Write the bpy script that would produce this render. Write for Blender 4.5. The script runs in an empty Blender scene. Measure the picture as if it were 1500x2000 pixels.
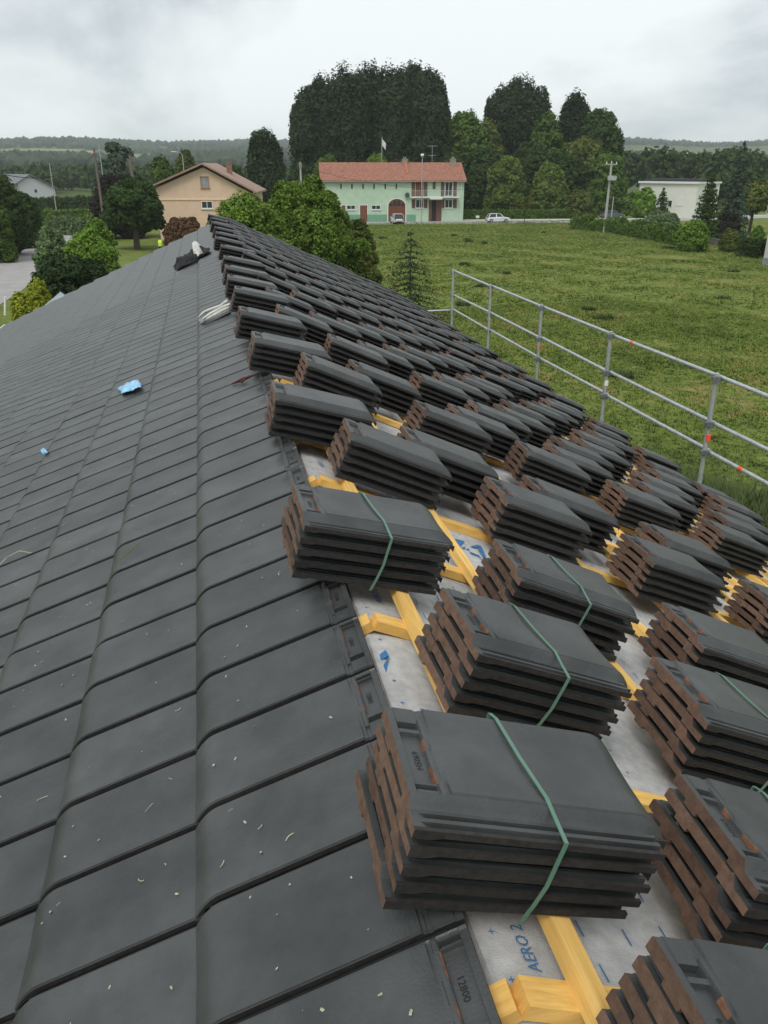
import bpy, math, random
import numpy as np
from mathutils import Vector, Matrix
random.seed(7)
rng = np.random.default_rng(7)
SC = bpy.context.scene
COL = SC.collection
R = math.radians
# ---------------------------------------------------------------- camera
CZ = 8.5                                    # eye height above the meadow
YAW, PIT, F = R(12.0927), R(23.2614), 1560.0  # F in pixels of a 1500x2000 picture
cd = bpy.data.cameras.new('camera'); cam = bpy.data.objects.new('camera', cd); COL.objects.link(cam)
cam.location = (0, 0, CZ); cam.rotation_euler = (math.pi/2-PIT, 0, -YAW)
cd.sensor_fit = 'VERTICAL'; cd.sensor_height = 24; cd.lens = 24*F/2000
cd.clip_start = .05; cd.clip_end = 20000
SC.camera = cam
# ---------------------------------------------------------------- sky and sun
SUN_EL, SUN_AZ = R(58), R(215)              # azimuth clockwise from +Y
w = bpy.data.worlds.new('World'); SC.world = w; w.use_nodes = True
nt = w.node_tree; nt.nodes.clear()
def N(t, typ, **kw):
    n = t.nodes.new(typ)
    for k, v in kw.items():
        if k.startswith('i_'):
            n.inputs[k[2:].replace('_', ' ')].default_value = v
        else: setattr(n, k, v)
    return n
def L(t, a, b): t.links.new(a, b)
sky = N(nt, 'ShaderNodeTexSky', sky_type='NISHITA', sun_disc=False, sun_elevation=SUN_EL, sun_rotation=SUN_AZ)
bg1 = N(nt, 'ShaderNodeBackground', i_Strength=.10); L(nt, sky.outputs[0], bg1.inputs[0])
tc = N(nt, 'ShaderNodeTexCoord'); 
cmap = N(nt, 'ShaderNodeMapping'); L(nt, tc.outputs['Generated'], cmap.inputs[0]); cmap.inputs['Scale'].default_value = (1, 1, 2.3); cmap.inputs['Location'].default_value = (3.1, .4, 1.7)
n1 = N(nt, 'ShaderNodeTexNoise', i_Scale=2.6, i_Detail=7, i_Roughness=.55, i_Distortion=.35); L(nt, cmap.outputs[0], n1.inputs['Vector'])
cr = N(nt, 'ShaderNodeValToRGB'); L(nt, n1.outputs[0], cr.inputs[0])
cr.color_ramp.elements[0].position = .40; cr.color_ramp.elements[0].color = (.50, .55, .59, 1)
cr.color_ramp.elements[1].position = .60; cr.color_ramp.elements[1].color = (.86, .91, .915, 1)
e = cr.color_ramp.elements.new(.50); e.color = (.73, .775, .785, 1)
bg2 = N(nt, 'ShaderNodeBackground', i_Strength=.87); L(nt, cr.outputs[0], bg2.inputs[0])
mx = N(nt, 'ShaderNodeMixShader'); mx.inputs[0].default_value = .94
L(nt, bg1.outputs[0], mx.inputs[1]); L(nt, bg2.outputs[0], mx.inputs[2])
wo = N(nt, 'ShaderNodeOutputWorld'); L(nt, mx.outputs[0], wo.inputs[0])
sd = bpy.data.lights.new('sun', 'SUN'); sun = bpy.data.objects.new('sun', sd); COL.objects.link(sun)
sd.energy = 1.5; sd.angle = R(24); sd.color = (1, .975, .94)
sun.rotation_euler = Vector((-math.sin(SUN_AZ)*math.cos(SUN_EL), -math.cos(SUN_AZ)*math.cos(SUN_EL), -math.sin(SUN_EL))).to_track_quat('-Z', 'Y').to_euler()
vs = SC.view_settings; vs.view_transform = 'Standard'; vs.look = 'None'; vs.gamma = 1; vs.exposure = 0.40; SC.cycles.volume_bounces = 2; vs.use_curve_mapping = False

# ---------------------------------------------------------------- helpers
FW = np.array([math.sin(YAW)*math.cos(PIT), math.cos(YAW)*math.cos(PIT), -math.sin(PIT)])
RT = np.array([math.cos(YAW), -math.sin(YAW), 0]); UP = np.cross(RT, FW)
def ray(px, py): return FW*F+RT*(px-750)+UP*(1000-py)
def gpt(px, py, z=0.):
    d = ray(px, py); return Vector(d*((z-CZ)/d[2])+np.array([0, 0, CZ]))
def proj(P):
    v = np.array(P, float)-np.array([0, 0, CZ]); d = v@FW
    return 750+F*(v@RT)/d, 1000-F*(v@UP)/d
def vpt(px, D, z=0.):
    """point on level z at horizontal distance D whose picture column is px"""
    lo, hi = -1.2, 1.2
    for _ in range(50):
        a = (lo+hi)/2
        P = (D*math.sin(YAW+a), D*math.cos(YAW+a), z)
        if proj(P)[0] < px: lo = a
        else: hi = a
    return Vector(P)
def ztop(P, py):
    lo, hi = -5., 80.
    for _ in range(40):
        m = (lo+hi)/2
        if proj((P[0], P[1], m))[1] > py: lo = m
        else: hi = m
    return m
def onpl(px, py, P0, n):
    d = ray(px, py); o = np.array([0, 0, CZ])
    return Vector(o+d*(np.dot(np.array(P0)-o, n)/np.dot(d, n)))

MATS = {}
def mat(name, col, rough=.85, var=.18, scale=3., spec=.35, orand=0., bump=0., bscale=60., col2=None, stretch=(1, 1, 1), detail=4., metal=0., lo=.35, hi=.65, trans=0., coat=0.):
    m = bpy.data.materials.new(name); m.use_nodes = True; t = m.node_tree
    b = t.nodes['Principled BSDF']
    b.inputs['Roughness'].default_value = rough; b.inputs['Specular IOR Level'].default_value = spec; b.inputs['Metallic'].default_value = metal
    if coat: b.inputs['Coat Weight'].default_value = coat
    g = N(t, 'ShaderNodeNewGeometry'); mp = N(t, 'ShaderNodeMapping'); L(t, g.outputs['Position'], mp.inputs[0]); mp.inputs['Scale'].default_value = stretch
    nz = N(t, 'ShaderNodeTexNoise', i_Scale=scale, i_Detail=detail, i_Roughness=.6); L(t, mp.outputs[0], nz.inputs['Vector'])
    c = N(t, 'ShaderNodeValToRGB'); L(t, nz.outputs[0], c.inputs[0])
    a = [max(0, x*(1-var)) for x in col]; z = col2 if col2 else [min(1, x*(1+var)) for x in col]
    c.color_ramp.elements[0].position = lo; c.color_ramp.elements[1].position = hi
    c.color_ramp.elements[0].color = (*a, 1); c.color_ramp.elements[1].color = (*z, 1)
    out = c.outputs[0]
    if orand:
        oi = N(t, 'ShaderNodeObjectInfo'); mr = N(t, 'ShaderNodeMapRange'); L(t, oi.outputs['Random'], mr.inputs[0])
        mr.inputs['To Min'].default_value = 1-orand; mr.inputs['To Max'].default_value = 1+orand
        mm = N(t, 'ShaderNodeMix', data_type='RGBA', blend_type='MULTIPLY'); mm.inputs[0].default_value = 1
        L(t, out, mm.inputs[6]); cc = N(t, 'ShaderNodeCombineColor')
        for i in range(3): L(t, mr.outputs[0], cc.inputs[i])
        L(t, cc.outputs[0], mm.inputs[7]); out = mm.outputs[2]
    L(t, out, b.inputs['Base Color'])
    if bump:
        nb = N(t, 'ShaderNodeTexNoise', i_Scale=bscale, i_Detail=3); L(t, mp.outputs[0], nb.inputs['Vector'])
        bp = N(t, 'ShaderNodeBump', i_Strength=bump, i_Distance=.01); L(t, nb.outputs[0], bp.inputs['Height']); L(t, bp.outputs[0], b.inputs['Normal'])
    if trans:
        tr = N(t, 'ShaderNodeBsdfTranslucent'); L(t, out, tr.inputs[0])
        ms = N(t, 'ShaderNodeMixShader'); ms.inputs[0].default_value = trans
        L(t, b.outputs[0], ms.inputs[1]); L(t, tr.outputs[0], ms.inputs[2]); L(t, ms.outputs[0], t.nodes['Material Output'].inputs[0])
    MATS[name] = m; return m

class MB:
    """collects polygons; build() makes ONE mesh"""
    def __init__(s): s.v = []; s.f = []; s.m = []
    def poly(s, pts, m=0):
        i = len(s.v); s.v += [tuple(p) for p in pts]; s.f.append(tuple(range(i, i+len(pts)))); s.m.append(m)
    def boxm(s, M, sx, sy, sz, m=0):
        i = len(s.v)
        for a, b, c in ((0,0,0),(1,0,0),(1,1,0),(0,1,0),(0,0,1),(1,0,1),(1,1,1),(0,1,1)):
            s.v.append(tuple(M @ Vector((a*sx, b*sy, c*sz))))
        for q in ((0,3,2,1),(4,5,6,7),(0,1,5,4),(1,2,6,5),(2,3,7,6),(3,0,4,7)):
            s.f.append(tuple(i+k for k in q)); s.m.append(m)
    def box(s, lo, hi, m=0): s.boxm(Matrix.Translation(lo), hi[0]-lo[0], hi[1]-lo[1], hi[2]-lo[2], m)
    def tube(s, pts, rad, n=8, m=0, cap=True):
        pts = [Vector(p) for p in pts]
        if not hasattr(rad, '__len__'): rad = [rad]*len(pts)
        rings = []; prev = None
        for k, p in enumerate(pts):
            t = (pts[min(k+1, len(pts)-1)]-pts[max(k-1, 0)]).normalized()
            ref = Vector((0, 0, 1)) if abs(t.z) < .95 else Vector((1, 0, 0))
            a = t.cross(ref).normalized(); b = t.cross(a)
            i = len(s.v)
            for j in range(n):
                th = 2*math.pi*j/n; s.v.append(tuple(p+(a*math.cos(th)+b*math.sin(th))*rad[k]))
            rings.append(i)
        for k in range(len(rings)-1):
            for j in range(n):
                s.f.append((rings[k]+j, rings[k]+(j+1) % n, rings[k+1]+(j+1) % n, rings[k+1]+j)); s.m.append(m)
        if cap:
            s.f.append(tuple(rings[0]+j for j in range(n))); s.m.append(m)
            s.f.append(tuple(rings[-1]+j for j in reversed(range(n)))); s.m.append(m)
    def prism(s, pts, ext, m=0):
        """closed outline (3d points) swept along vector ext"""
        e = Vector(ext); a = [Vector(p) for p in pts]; n = len(a); i = len(s.v)
        s.v += [tuple(p) for p in a]+[tuple(p+e) for p in a]
        s.f.append(tuple(i+k for k in range(n))); s.f.append(tuple(i+n+k for k in reversed(range(n)))); s.m += [m, m]
        for k in range(n):
            s.f.append((i+k, i+n+k, i+n+(k+1) % n, i+(k+1) % n)); s.m.append(m)
    def mesh(s, name, mats, smooth=None):
        me = bpy.data.meshes.new(name); me.from_pydata(s.v, [], s.f)
        for m in (mats if isinstance(mats, (list, tuple)) else [mats]): me.materials.append(m)
        me.polygons.foreach_set('material_index', s.m)
        me.update()
        if smooth is not None:
            me.shade_smooth(); me.set_sharp_from_angle(angle=R(smooth))
        return me
WM = {}
def place(o, parent=None, Mx=None):
    """link o with world matrix Mx under parent"""
    COL.objects.link(o); Mx = Mx if Mx is not None else Matrix.Identity(4)
    if parent is not None:
        o.parent = parent; o.matrix_parent_inverse = WM[parent].inverted()
    o.matrix_basis = Mx; WM[o] = Mx.copy()
    return o
def tag(o, label=None, cat=None, group=None, kind=None):
    for k, v in (('label', label), ('category', cat), ('group', group), ('kind', kind)):
        if v: o[k] = v
    return o
def thing(name, loc, label, cat, group=None):
    o = bpy.data.objects.new(name, None); o.empty_display_size = .2
    place(o, None, Matrix.Translation(loc)); return tag(o, label, cat, group)
def part(name, mb, mats, parent, Mx=None, smooth=None):
    me = mb if isinstance(mb, bpy.types.Mesh) else mb.mesh(name, mats, smooth)
    return place(bpy.data.objects.new(name, me), parent, Mx)
def npmesh(name, verts, nper, mats):
    """verts (K*nper,3): K separate polygons of nper corners"""
    verts = np.ascontiguousarray(verts, dtype=np.float32); n = len(verts); k = n//nper
    me = bpy.data.meshes.new(name); me.vertices.add(n); me.vertices.foreach_set('co', verts.ravel())
    me.loops.add(n); me.loops.foreach_set('vertex_index', np.arange(n, dtype=np.int32))
    me.polygons.add(k); me.polygons.foreach_set('loop_start', np.arange(0, n, nper, dtype=np.int32))
    for m in (mats if isinstance(mats, (list, tuple)) else [mats]): me.materials.append(m)
    me.update(); me.validate(); return me

# ---------------------------------------------------------------- materials
m_tile = mat('tile_engobe', (.047, .0495, .0500), rough=.43, var=.27, scale=6, spec=.45, orand=.16, bump=.14, bscale=180, detail=12)
m_tile_side = mat('tile_edge', (.0265, .0245, .0235), rough=.7, var=.25, scale=90, spec=.25, orand=.2)
m_clay = mat('bare_clay', (.130, .079, .056), rough=.9, var=.22, scale=45, spec=.2, orand=.28, bump=.2, bscale=200)
m_wear = mat('clay_wear', (.16, .075, .045), rough=.9, var=.3, scale=60, spec=.2)
m_stamp = mat('stamp', (.012, .012, .012), rough=.8, var=.1)
m_batten = mat('pine_batten', (.74, .425, .105), rough=.75, var=.17, scale=14, spec=.3, stretch=(6, .35, 6), detail=6, col2=(.88, .57, .18), lo=.3, hi=.7)
m_cbatten = mat('pine_counter', (.74, .42, .10), rough=.75, var=.17, scale=14, spec=.3, stretch=(.5, 6, 2), detail=6, col2=(.88, .56, .17), lo=.3, hi=.7)
m_memb = mat('underlay', (.475, .475, .47), rough=.8, var=.14, scale=30, spec=.2, bump=.35, bscale=330, stretch=(1, 1, 1), detail=6)
m_print = mat('print_blue', (.045, .165, .36), rough=.8, var=.15, scale=120)
m_strap = mat('strap', (.13, .25, .185), rough=.35, var=.1, spec=.5, trans=.2)
m_straw = mat('straw', (.36, .34, .24), rough=.9, var=.3, scale=50)
m_galv = mat('galvanised', (.46, .485, .50), rough=.42, var=.14, scale=12, spec=.5, metal=.55)
m_orange = mat('orange_band', (.80, .09, .035), rough=.6, var=.05)
m_whiteband = mat('white_band', (.75, .72, .62), rough=.6, var=.05)
m_render_w = mat('white_render', (.62, .625, .60), rough=.9, var=.05, scale=2)

# ================================================================ the roof
AL = R(23.959); CA, SA = math.cos(AL), math.sin(AL)
W0 = .24103; X0, Z0, Y0 = -.12014, CZ-1.27728, 1.10988       # noses of the top left-hand course
G = .37
AX, AZ = .366, CZ-1.125                                       # ridge line: tops of the counter battens
YN, YF = -.75, 19.6                                           # the roof's extent along the ridge
TL, TW, PITCH = .47, .285, .036
def dYp(d, Y, h=0.): return Vector((AX+d*CA+h*SA, Y, AZ-d*SA+h*CA))

def tile_mesh(name, xs, ys):
    xs, ys = np.array(xs), np.array(ys)
    def top(x, y):
        if y < .066:                                          # side rail with two channels, rising to the field
            z = .016
            if .018 < x and (.008 < y < .018 or .027 < y < .036): z = .0065
            if y > .044: z = .016+(.035-.016)*min(1, (y-.044)/.0155)
        else: z = .0335+.0045*((y-.175)/.11)**2
        if x < .070 and y > .064:                             # head: ribs and a pocket
            z = .033
            if x < .014: z = .031
            elif x < .050 and .085 < y < .212: z = .025
            elif x < .050 and (.070 < y < .081 or .222 < y < .24): z = .020
            elif .052 < x < .062: z = .0365 if y < .25 and not .128 < y < .172 else .031
        if x > .406 and y > .045:                             # nose
            q = min(1, (x-.406)/.064); z -= .033*q**1.9
        if y > .282: z -= .003
        return z
    def bot(x, y):
        if y < .05: return .0035 if x > .034 else -.001
        if x < .032:
            return -.001 if (.050 < y < .085 or .195 < y < .235) else .008
        z = .020 if y < .24 else .0235
        if x > .406: q = min(1, (x-.406)/.064); z -= .026*q*q
        return min(z, top(x, y)-.003)
    V, Fc, Mi = [], [], []; nx, ny = len(xs), len(ys)
    for x in xs:
        for y in ys: V.append((x, y, top(x, y)))
    for x in xs:
        for y in ys: V.append((x, y, bot(x, y)))
    off = nx*ny
    ok = [[not ((ys[j]+ys[j+1])/2 < .046 and (xs[i]+xs[i+1])/2 > .436) for j in range(ny-1)] for i in range(nx-1)]
    idx = lambda i, j: i*ny+j
    for i in range(nx-1):
        for j in range(ny-1):
            if not ok[i][j]: continue
            a, b, c, d = idx(i, j), idx(i+1, j), idx(i+1, j+1), idx(i, j+1)
            xm, ym = (xs[i]+xs[i+1])/2, (ys[j]+ys[j+1])/2
            mi = 0
            if ym < .007: mi = 1
            if .0495 < xm < .0525 and (.09 < ym < .13 or .17 < ym < .2): mi = 3
            Fc.append((a, b, c, d)); Mi.append(mi)
            Fc.append((off+a, off+d, off+c, off+b)); Mi.append(1 if xm > .38 else 2)
            for di, dj, e in ((-1, 0, (d, a)), (1, 0, (b, c)), (0, -1, (a, b)), (0, 1, (c, d))):
                ii, jj = i+di, j+dj
                if 0 <= ii < nx-1 and 0 <= jj < ny-1 and ok[ii][jj]: continue
                Fc.append((e[0], off+e[0], off+e[1], e[1])); Mi.append(2 if di == -1 else 1)
    me = bpy.data.meshes.new(name); me.from_pydata(V, [], Fc)
    for m in (m_tile, m_tile_side, m_clay, m_wear): me.materials.append(m)
    me.polygons.foreach_set('material_index', Mi); me.update(); me.validate()
    me.shade_smooth(); me.set_sharp_from_angle(angle=R(32)); return me
TH = tile_mesh('roof_tile', [0, .003, .0135, .0145, .0315, .0325, .0495, .0505, .0515, .0525, .0605, .0625, .069, .0705, .12, .2, .3, .405, .415, .425, .4345, .437, .444, .451, .458, .463, .467, .4697, .47],
               [0, .003, .0075, .0085, .0175, .0185, .0265, .0275, .0355, .0365, .043, .0455, .0495, .0505, .056, .0605, .0645, .0665, .0695, .0705, .0805, .0815, .0845, .0855, .13, .17, .1945, .1955, .2115, .2125, .2215, .2225, .2345, .2355, .2395, .2405, .2495, .2505, .27, .2815, .2825, .285])
TM = tile_mesh('roof_tile_far', [0, .0135, .0145, .0315, .0325, .0495, .0505, .0605, .069, .0705, .2, .405, .42, .4345, .437, .447, .457, .465, .4695, .47],
               [0, .0075, .0185, .0265, .0365, .043, .0495, .0505, .0645, .0665, .0845, .0855, .1945, .1955, .2345, .2355, .2405, .285])

house = thing('house', (0, 9.4, 0), 'house under renovation with half-tiled dark roof in the foreground', 'house')
# ---- left slope: courses of tiles
TILT = R(5.0); TH_L = AL-TILT
ex = Vector((-math.cos(TH_L), 0, -math.sin(TH_L))); ey = Vector((0, -1, 0)); ez = ex.cross(ey)
def left_tile_matrix(c, k, jit=True):
    nose = Vector((X0-c*G*CA, Y0+k*W0+TW, Z0-c*G*SA))
    o = nose-ex*TL-ez*.003
    M = Matrix(((ex.x, ey.x, ez.x, o.x), (ex.y, ey.y, ez.y, o.y), (ex.z, ey.z, ez.z, o.z), (0, 0, 0, 1)))
    if jit: M = M @ Matrix.Translation((rng.normal(0, .0010), rng.normal(0, .0008), rng.normal(0, .0005))) @ Matrix.Rotation(rng.normal(0, .0016), 4, 'Z') @ Matrix.Rotation(rng.normal(0, .0012), 4, 'X')
    return M
NC = 14; KS = range(-7, 76)
cand = []
for c in range(NC):
    for k in KS:
        if k == KS[-1] and c % 2: pass
        Mx = left_tile_matrix(c, k); p = Mx @ Vector((.25, .14, .035)); q = proj(p)
        vis = p.y > .3 and -60 < q[0] < 1560 and 330 < q[1] < 2080
        cand.append((p.y**2+p.x**2+(p.z-CZ)**2 if vis else 1e6+p.y, c, k, Mx))
cand.sort(key=lambda t: t[0])
near_tiles = cand[:300]; rest = cand[300:]
for _, c, k, Mx in near_tiles:
    part('roof_tile', TH, None, house, Mx)
vb = np.array([v.co[:] for v in TM.vertices]); fb = [tuple(p.vertices) for p in TM.polygons]; mbx = [p.material_index for p in TM.polygons]
V, Fc, Mi = [], [], []
for _, c, k, Mx in rest:
    A = np.array(Mx); i = sum(len(x) for x in V) if False else len(V)*len(vb)
    V.append(vb@A[:3, :3].T+A[:3, 3]); Fc += [tuple(a+i for a in f) for f in fb]; Mi += mbx
me = bpy.data.meshes.new('far_roof_tiles'); me.from_pydata(np.concatenate(V).tolist(), [], Fc)
for m in (m_tile, m_tile_side, m_clay, m_wear): me.materials.append(m)
me.polygons.foreach_set('material_index', Mi); me.update(); me.shade_smooth(); me.set_sharp_from_angle(angle=R(32))
tag(part('far_roof_tiles', me, None, house), kind='stuff')
def text_mesh(s, size):
    cu = bpy.data.curves.new('t', 'FONT'); cu.body = s; cu.size = size; cu.resolution_u = 2
    o = bpy.data.objects.new('t', cu); COL.objects.link(o)
    bpy.context.view_layer.update(); dg = bpy.context.evaluated_depsgraph_get()
    me = o.evaluated_get(dg).to_mesh(); vv = [tuple(v.co) for v in me.vertices]; ff = [tuple(p.vertices) for p in me.polygons]
    o.evaluated_get(dg).to_mesh_clear(); bpy.data.objects.remove(o); bpy.data.curves.remove(cu); return vv, ff
def stamp_mesh(name, s, size):
    vv, ff = text_mesh(s, size); wd = max(v[0] for v in vv)
    # text runs along tile y, its top towards the head (-x)
    me = bpy.data.meshes.new(name); me.from_pydata([(-v[1], v[0]-wd/2, 0) for v in vv], [], ff); me.materials.append(m_stamp); me.update(); return me
stm = [stamp_mesh('stamp', t, .017) for t in ('12800', 'CN180', 'H5069')]
for k in range(-2, 14):
    Mx = left_tile_matrix(0, k, False)
    part('stamp', stm[0 if k % 3 else 1], None, house, Mx @ Matrix.Translation((.040, .148, .0263)))

# ---- structure under the tiles
mb = MB()
NU = 60
CBY = [.753+.555*j for j in range(-2, 35)]
def sag(Y):
    t = ((Y-.753)/.555) % 1.0
    return -.030-.010*math.sin(math.pi*t)
ny = 420; ds = [-.6, -.3, -.12, -.05, 0, .05, .12, .3, .6, 1.2, 2.0, 3.0, 4.28]
yy = [YN+(YF-YN)*i/ny for i in range(ny+1)]
for d in ds:
    for Y in yy:
        p = dYp(abs(d), Y, sag(Y)-.014*math.exp(-(d/.05)**2)+.004*math.sin(Y*3.1+d*7)*(d > .1))
        if d < 0: p.x = 2*AX-p.x
        mb.v.append(tuple(p))
for a in range(len(ds)-1):
    for b in range(ny):
        i = a*(ny+1)+b; mb.f.append((i, i+ny+1, i+ny+2, i+1)); mb.m.append(0)
memb = part('underlay_membrane', mb, m_memb, house, smooth=60)
# print on the underlay: text along the ridge direction, tops uphill
pm = MB()
def pr(d, Y):
    p = dYp(abs(d), Y, sag(Y)+.003-.014*math.exp(-(d/.05)**2)+.004*math.sin(Y*3.1+d*7)*(d > .1))
    if d < 0: p.x = 2*AX-p.x
    return p
tv, tf = text_mesh('AERO 2', .034)
def put_text(vv, ff, d, Y, sy=1.):
    i = len(pm.v)
    for v in vv: pm.v.append(tuple(pr(d-v[1], Y+v[0]*sy)))
    for f in ff: pm.f.append(tuple(i+a for a in f)); pm.m.append(0)
for row in range(7):
    for j in range(28):
        put_text(tv, tf, .091+row*.62, .815+.612*j-.61+(.3 if row % 2 else 0), .82)
t2 = text_mesh('1093', .030)
for j in range(12):
    put_text(*t2, .393+.62*(j % 3), 2.245+.9*(j//3), 1.0)
def ppoly(pts, dd=0, dy=0): pm.poly([pr(a+dd, b+dy) for a, b in pts])
for dd, dy in ((0, 0), (.62, 1.1), (.62, -.15), (.02, 1.26), (1.24, 1.3), (0, 2.6), (1.24, .2)):
    ppoly([(-.036, 1.738), (-.005, 1.757), (.038, 1.757), (-.002, 1.729), (-.039, 1.715)], dd, dy)
    ppoly([(.038, 1.757), (-.027, 1.658), (-.03, 1.69), (-.002, 1.729)], dd, dy)
    ppoly([(-.027, 1.658), (-.042, 1.664), (-.042, 1.688), (-.03, 1.69)], dd, dy)
for dd, dy in ((0, 0), (-.12, 1.22), (.62, .9), (1.24, .4), (.6, 2.4)):
    ppoly([(.791, 1.602), (.845, 1.647), (.86, 1.64), (.815, 1.601)], dd, dy)
    ppoly([(.845, 1.647), (.86, 1.64), (.846, 1.539), (.827, 1.522), (.83, 1.60)], dd, dy)
    for q in range(3):
        ppoly([(.714+.022*q, 1.558+.002*q), (.728+.022*q, 1.574-.002*q), (.744+.018*q, 1.582-.003*q), (.732+.018*q, 1.556-.003*q)], dd, dy)
    ppoly([(.766, 1.545), (.811, 1.535), (.802, 1.521), (.773, 1.529)], dd, dy); ppoly([(.811, 1.535), (.809, 1.481), (.802, 1.521)], dd, dy)
for Y in np.arange(-.3, 12, .092):
    for rr in range(4):
        d = .031+.62*rr; s = .0055
        ppoly([(d-s, Y-.001), (d+s, Y-.001), (d+s, Y+.001), (d-s, Y+.001)]); ppoly([(d-.001, Y-s), (d+.001, Y-s), (d+.001, Y+s), (d-.001, Y+s)])
        for d2 in (.227, .331, .43):
            y2 = Y+.03*(d2*37 % 1); d3 = d2+.62*rr
            ppoly([(d3-.0016, y2), (d3+.0016, y2), (d3+.0016, y2+.036), (d3-.0016, y2+.036)])
part('printed_lettering', pm, m_print, memb)
BT = [.10+.372*n for n in range(11)]+[4.17]
Msl = Matrix(((CA, 0, SA, 0), (0, 1, 0, 0), (-SA, 0, CA, 0), (0, 0, 0, 1)))      # right slope axes: d, Y, normal
Msr = Matrix(((-CA, 0, -SA, 0), (0, -1, 0, 0), (-SA, 0, CA, 0), (0, 0, 0, 1)))   # left slope axes: d, -Y, normal
for d in BT:
    b = MB(); b.boxm(Matrix.Translation((0, 0, 0)), .038, YF-YN, .031)
    part('batten', b, m_batten, house, Matrix.Translation(dYp(d, YN)) @ Msl)
cm = MB(); cm.boxm(Matrix.Identity(4), 4.22, .052, .029); cme = cm.mesh('counter_batten', m_cbatten)
cm = MB(); cm.boxm(Matrix.Identity(4), .5, .052, .029); cml = cm.mesh('counter_batten', m_cbatten)
for Y in CBY:
    if YN < Y < YF-.06:
        part('counter_batten', cme, None, house, Matrix.Translation(dYp(.010+random.uniform(0, .006), Y-.026, -.029)) @ Msl @ Matrix.Rotation(random.uniform(-.006, .006), 4, 'Z'))
        p = dYp(.012, Y+.026, -.029); p.x = 2*AX-p.x
        part('counter_batten', cml, None, house, Matrix.Translation(p) @ Msr @ Matrix.Rotation(random.uniform(-.006, .006), 4, 'Z'))
# deck below, walls, gutters
mb = MB()
pr_ = dYp(4.25, 0, -.06); xl = X0-(NC-1)*G*CA-.02; zl = Z0-(NC-1)*G*SA
mb.prism([(AX, YN, AZ-.07), (pr_.x, YN, pr_.z), (pr_.x, YN, pr_.z-.16), (AX, YN, AZ-.25), (xl+.05, YN, zl-.25), (xl+.05, YN, zl-.09)], (0, YF-YN-.02, 0))
part('rafter_deck', mb, mat('rafter_wood', (.30, .19, .10), var=.2, scale=6), house)
mb = MB(); mb.prism([(-3.9, YN+.3, .02), (3.95, YN+.3, .02), (3.95, YN+.3, 5.5), (AX, YN+.3, 7.0), (-3.9, YN+.3, 5.2)], (0, YF-YN-.7, 0))
part('wall', mb, mat('house_render', (.55, .50, .42), var=.06), house)
mb = MB()
mb.tube([(pr_.x+.07, YN, pr_.z-.06), (pr_.x+.07, YF, pr_.z-.06)], .06, 10)
part('gutter', mb, mat('zinc', (.30, .31, .32), rough=.5, metal=.6), house)
mb = MB(); mb.tube([(xl-.07, YN, zl-.10), (xl-.07, YF+.3, zl-.10)], .06, 10)
m_pvc = mat('white_pvc', (.70, .70, .66), rough=.5, var=.04)
part('gutter', mb, m_pvc, house)

# ================================================================ tile bundles
strap_me = None
def strap(n):
    b = MB(); H = (n-1)*PITCH; wd = .0075
    pts = [(.215, .296, -.002), (.212, .2965, H+.036), (.216, .275, H+.0405), (.225, .17, H+.0392), (.236, .068, H+.0405), (.243, .030, H+.0285), (.247, -.009, H+.0205), (.243, -.0135, H*.55), (.235, -.0135, H*.25), (.226, -.012, -.004)]
    for a, c in zip(pts[:-1], pts[1:]):
        A, C = Vector(a), Vector(c); dx = Vector((wd, 0, 0)); nrm = (C-A).cross(dx).normalized()*.0009
        b.prism([A-nrm, A+dx-nrm, A+dx+nrm, A-nrm+nrm*2], C-A)
    return b.mesh('strap', m_strap)
ORD = ['zeroth', 'first', 'second', 'third', 'fourth', 'fifth', 'sixth', 'seventh', 'eighth', 'ninth', 'tenth', 'eleventh', 'twelfth', 'thirteenth', 'fourteenth', 'fifteenth', 'sixteenth', 'seventeenth', 'eighteenth', 'nineteenth', 'twentieth', 'twenty-first', 'twenty-second']
STR5 = strap(5)
def bundle(M, n, label, far, strapped):
    o = bpy.data.objects.new('tile_bundle', None); o.empty_display_size = .1
    place(o, None, M); tag(o, label, 'tile bundle', 'tile bundles set out on the roof')
    sx = rng.normal(0, .0012); sy = 0
    for k in range(n):
        sx += rng.normal(0, .0036); sy += rng.normal(0, .0026)
        Mx = M @ Matrix.Translation((sx, sy, k*PITCH)) @ Matrix.Rotation(rng.normal(0, .009), 4, 'Z')
        t = part('roof_tile', TM if far else TH, None, o, Mx)
        if k == n-1 and not far and M.translation.y < 3:
            part('stamp', stm[2], None, t, Mx @ Matrix.Translation((.040, .148, .0263)))
    if strapped: part('strap', STR5, None, o, M)
    return o
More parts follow.
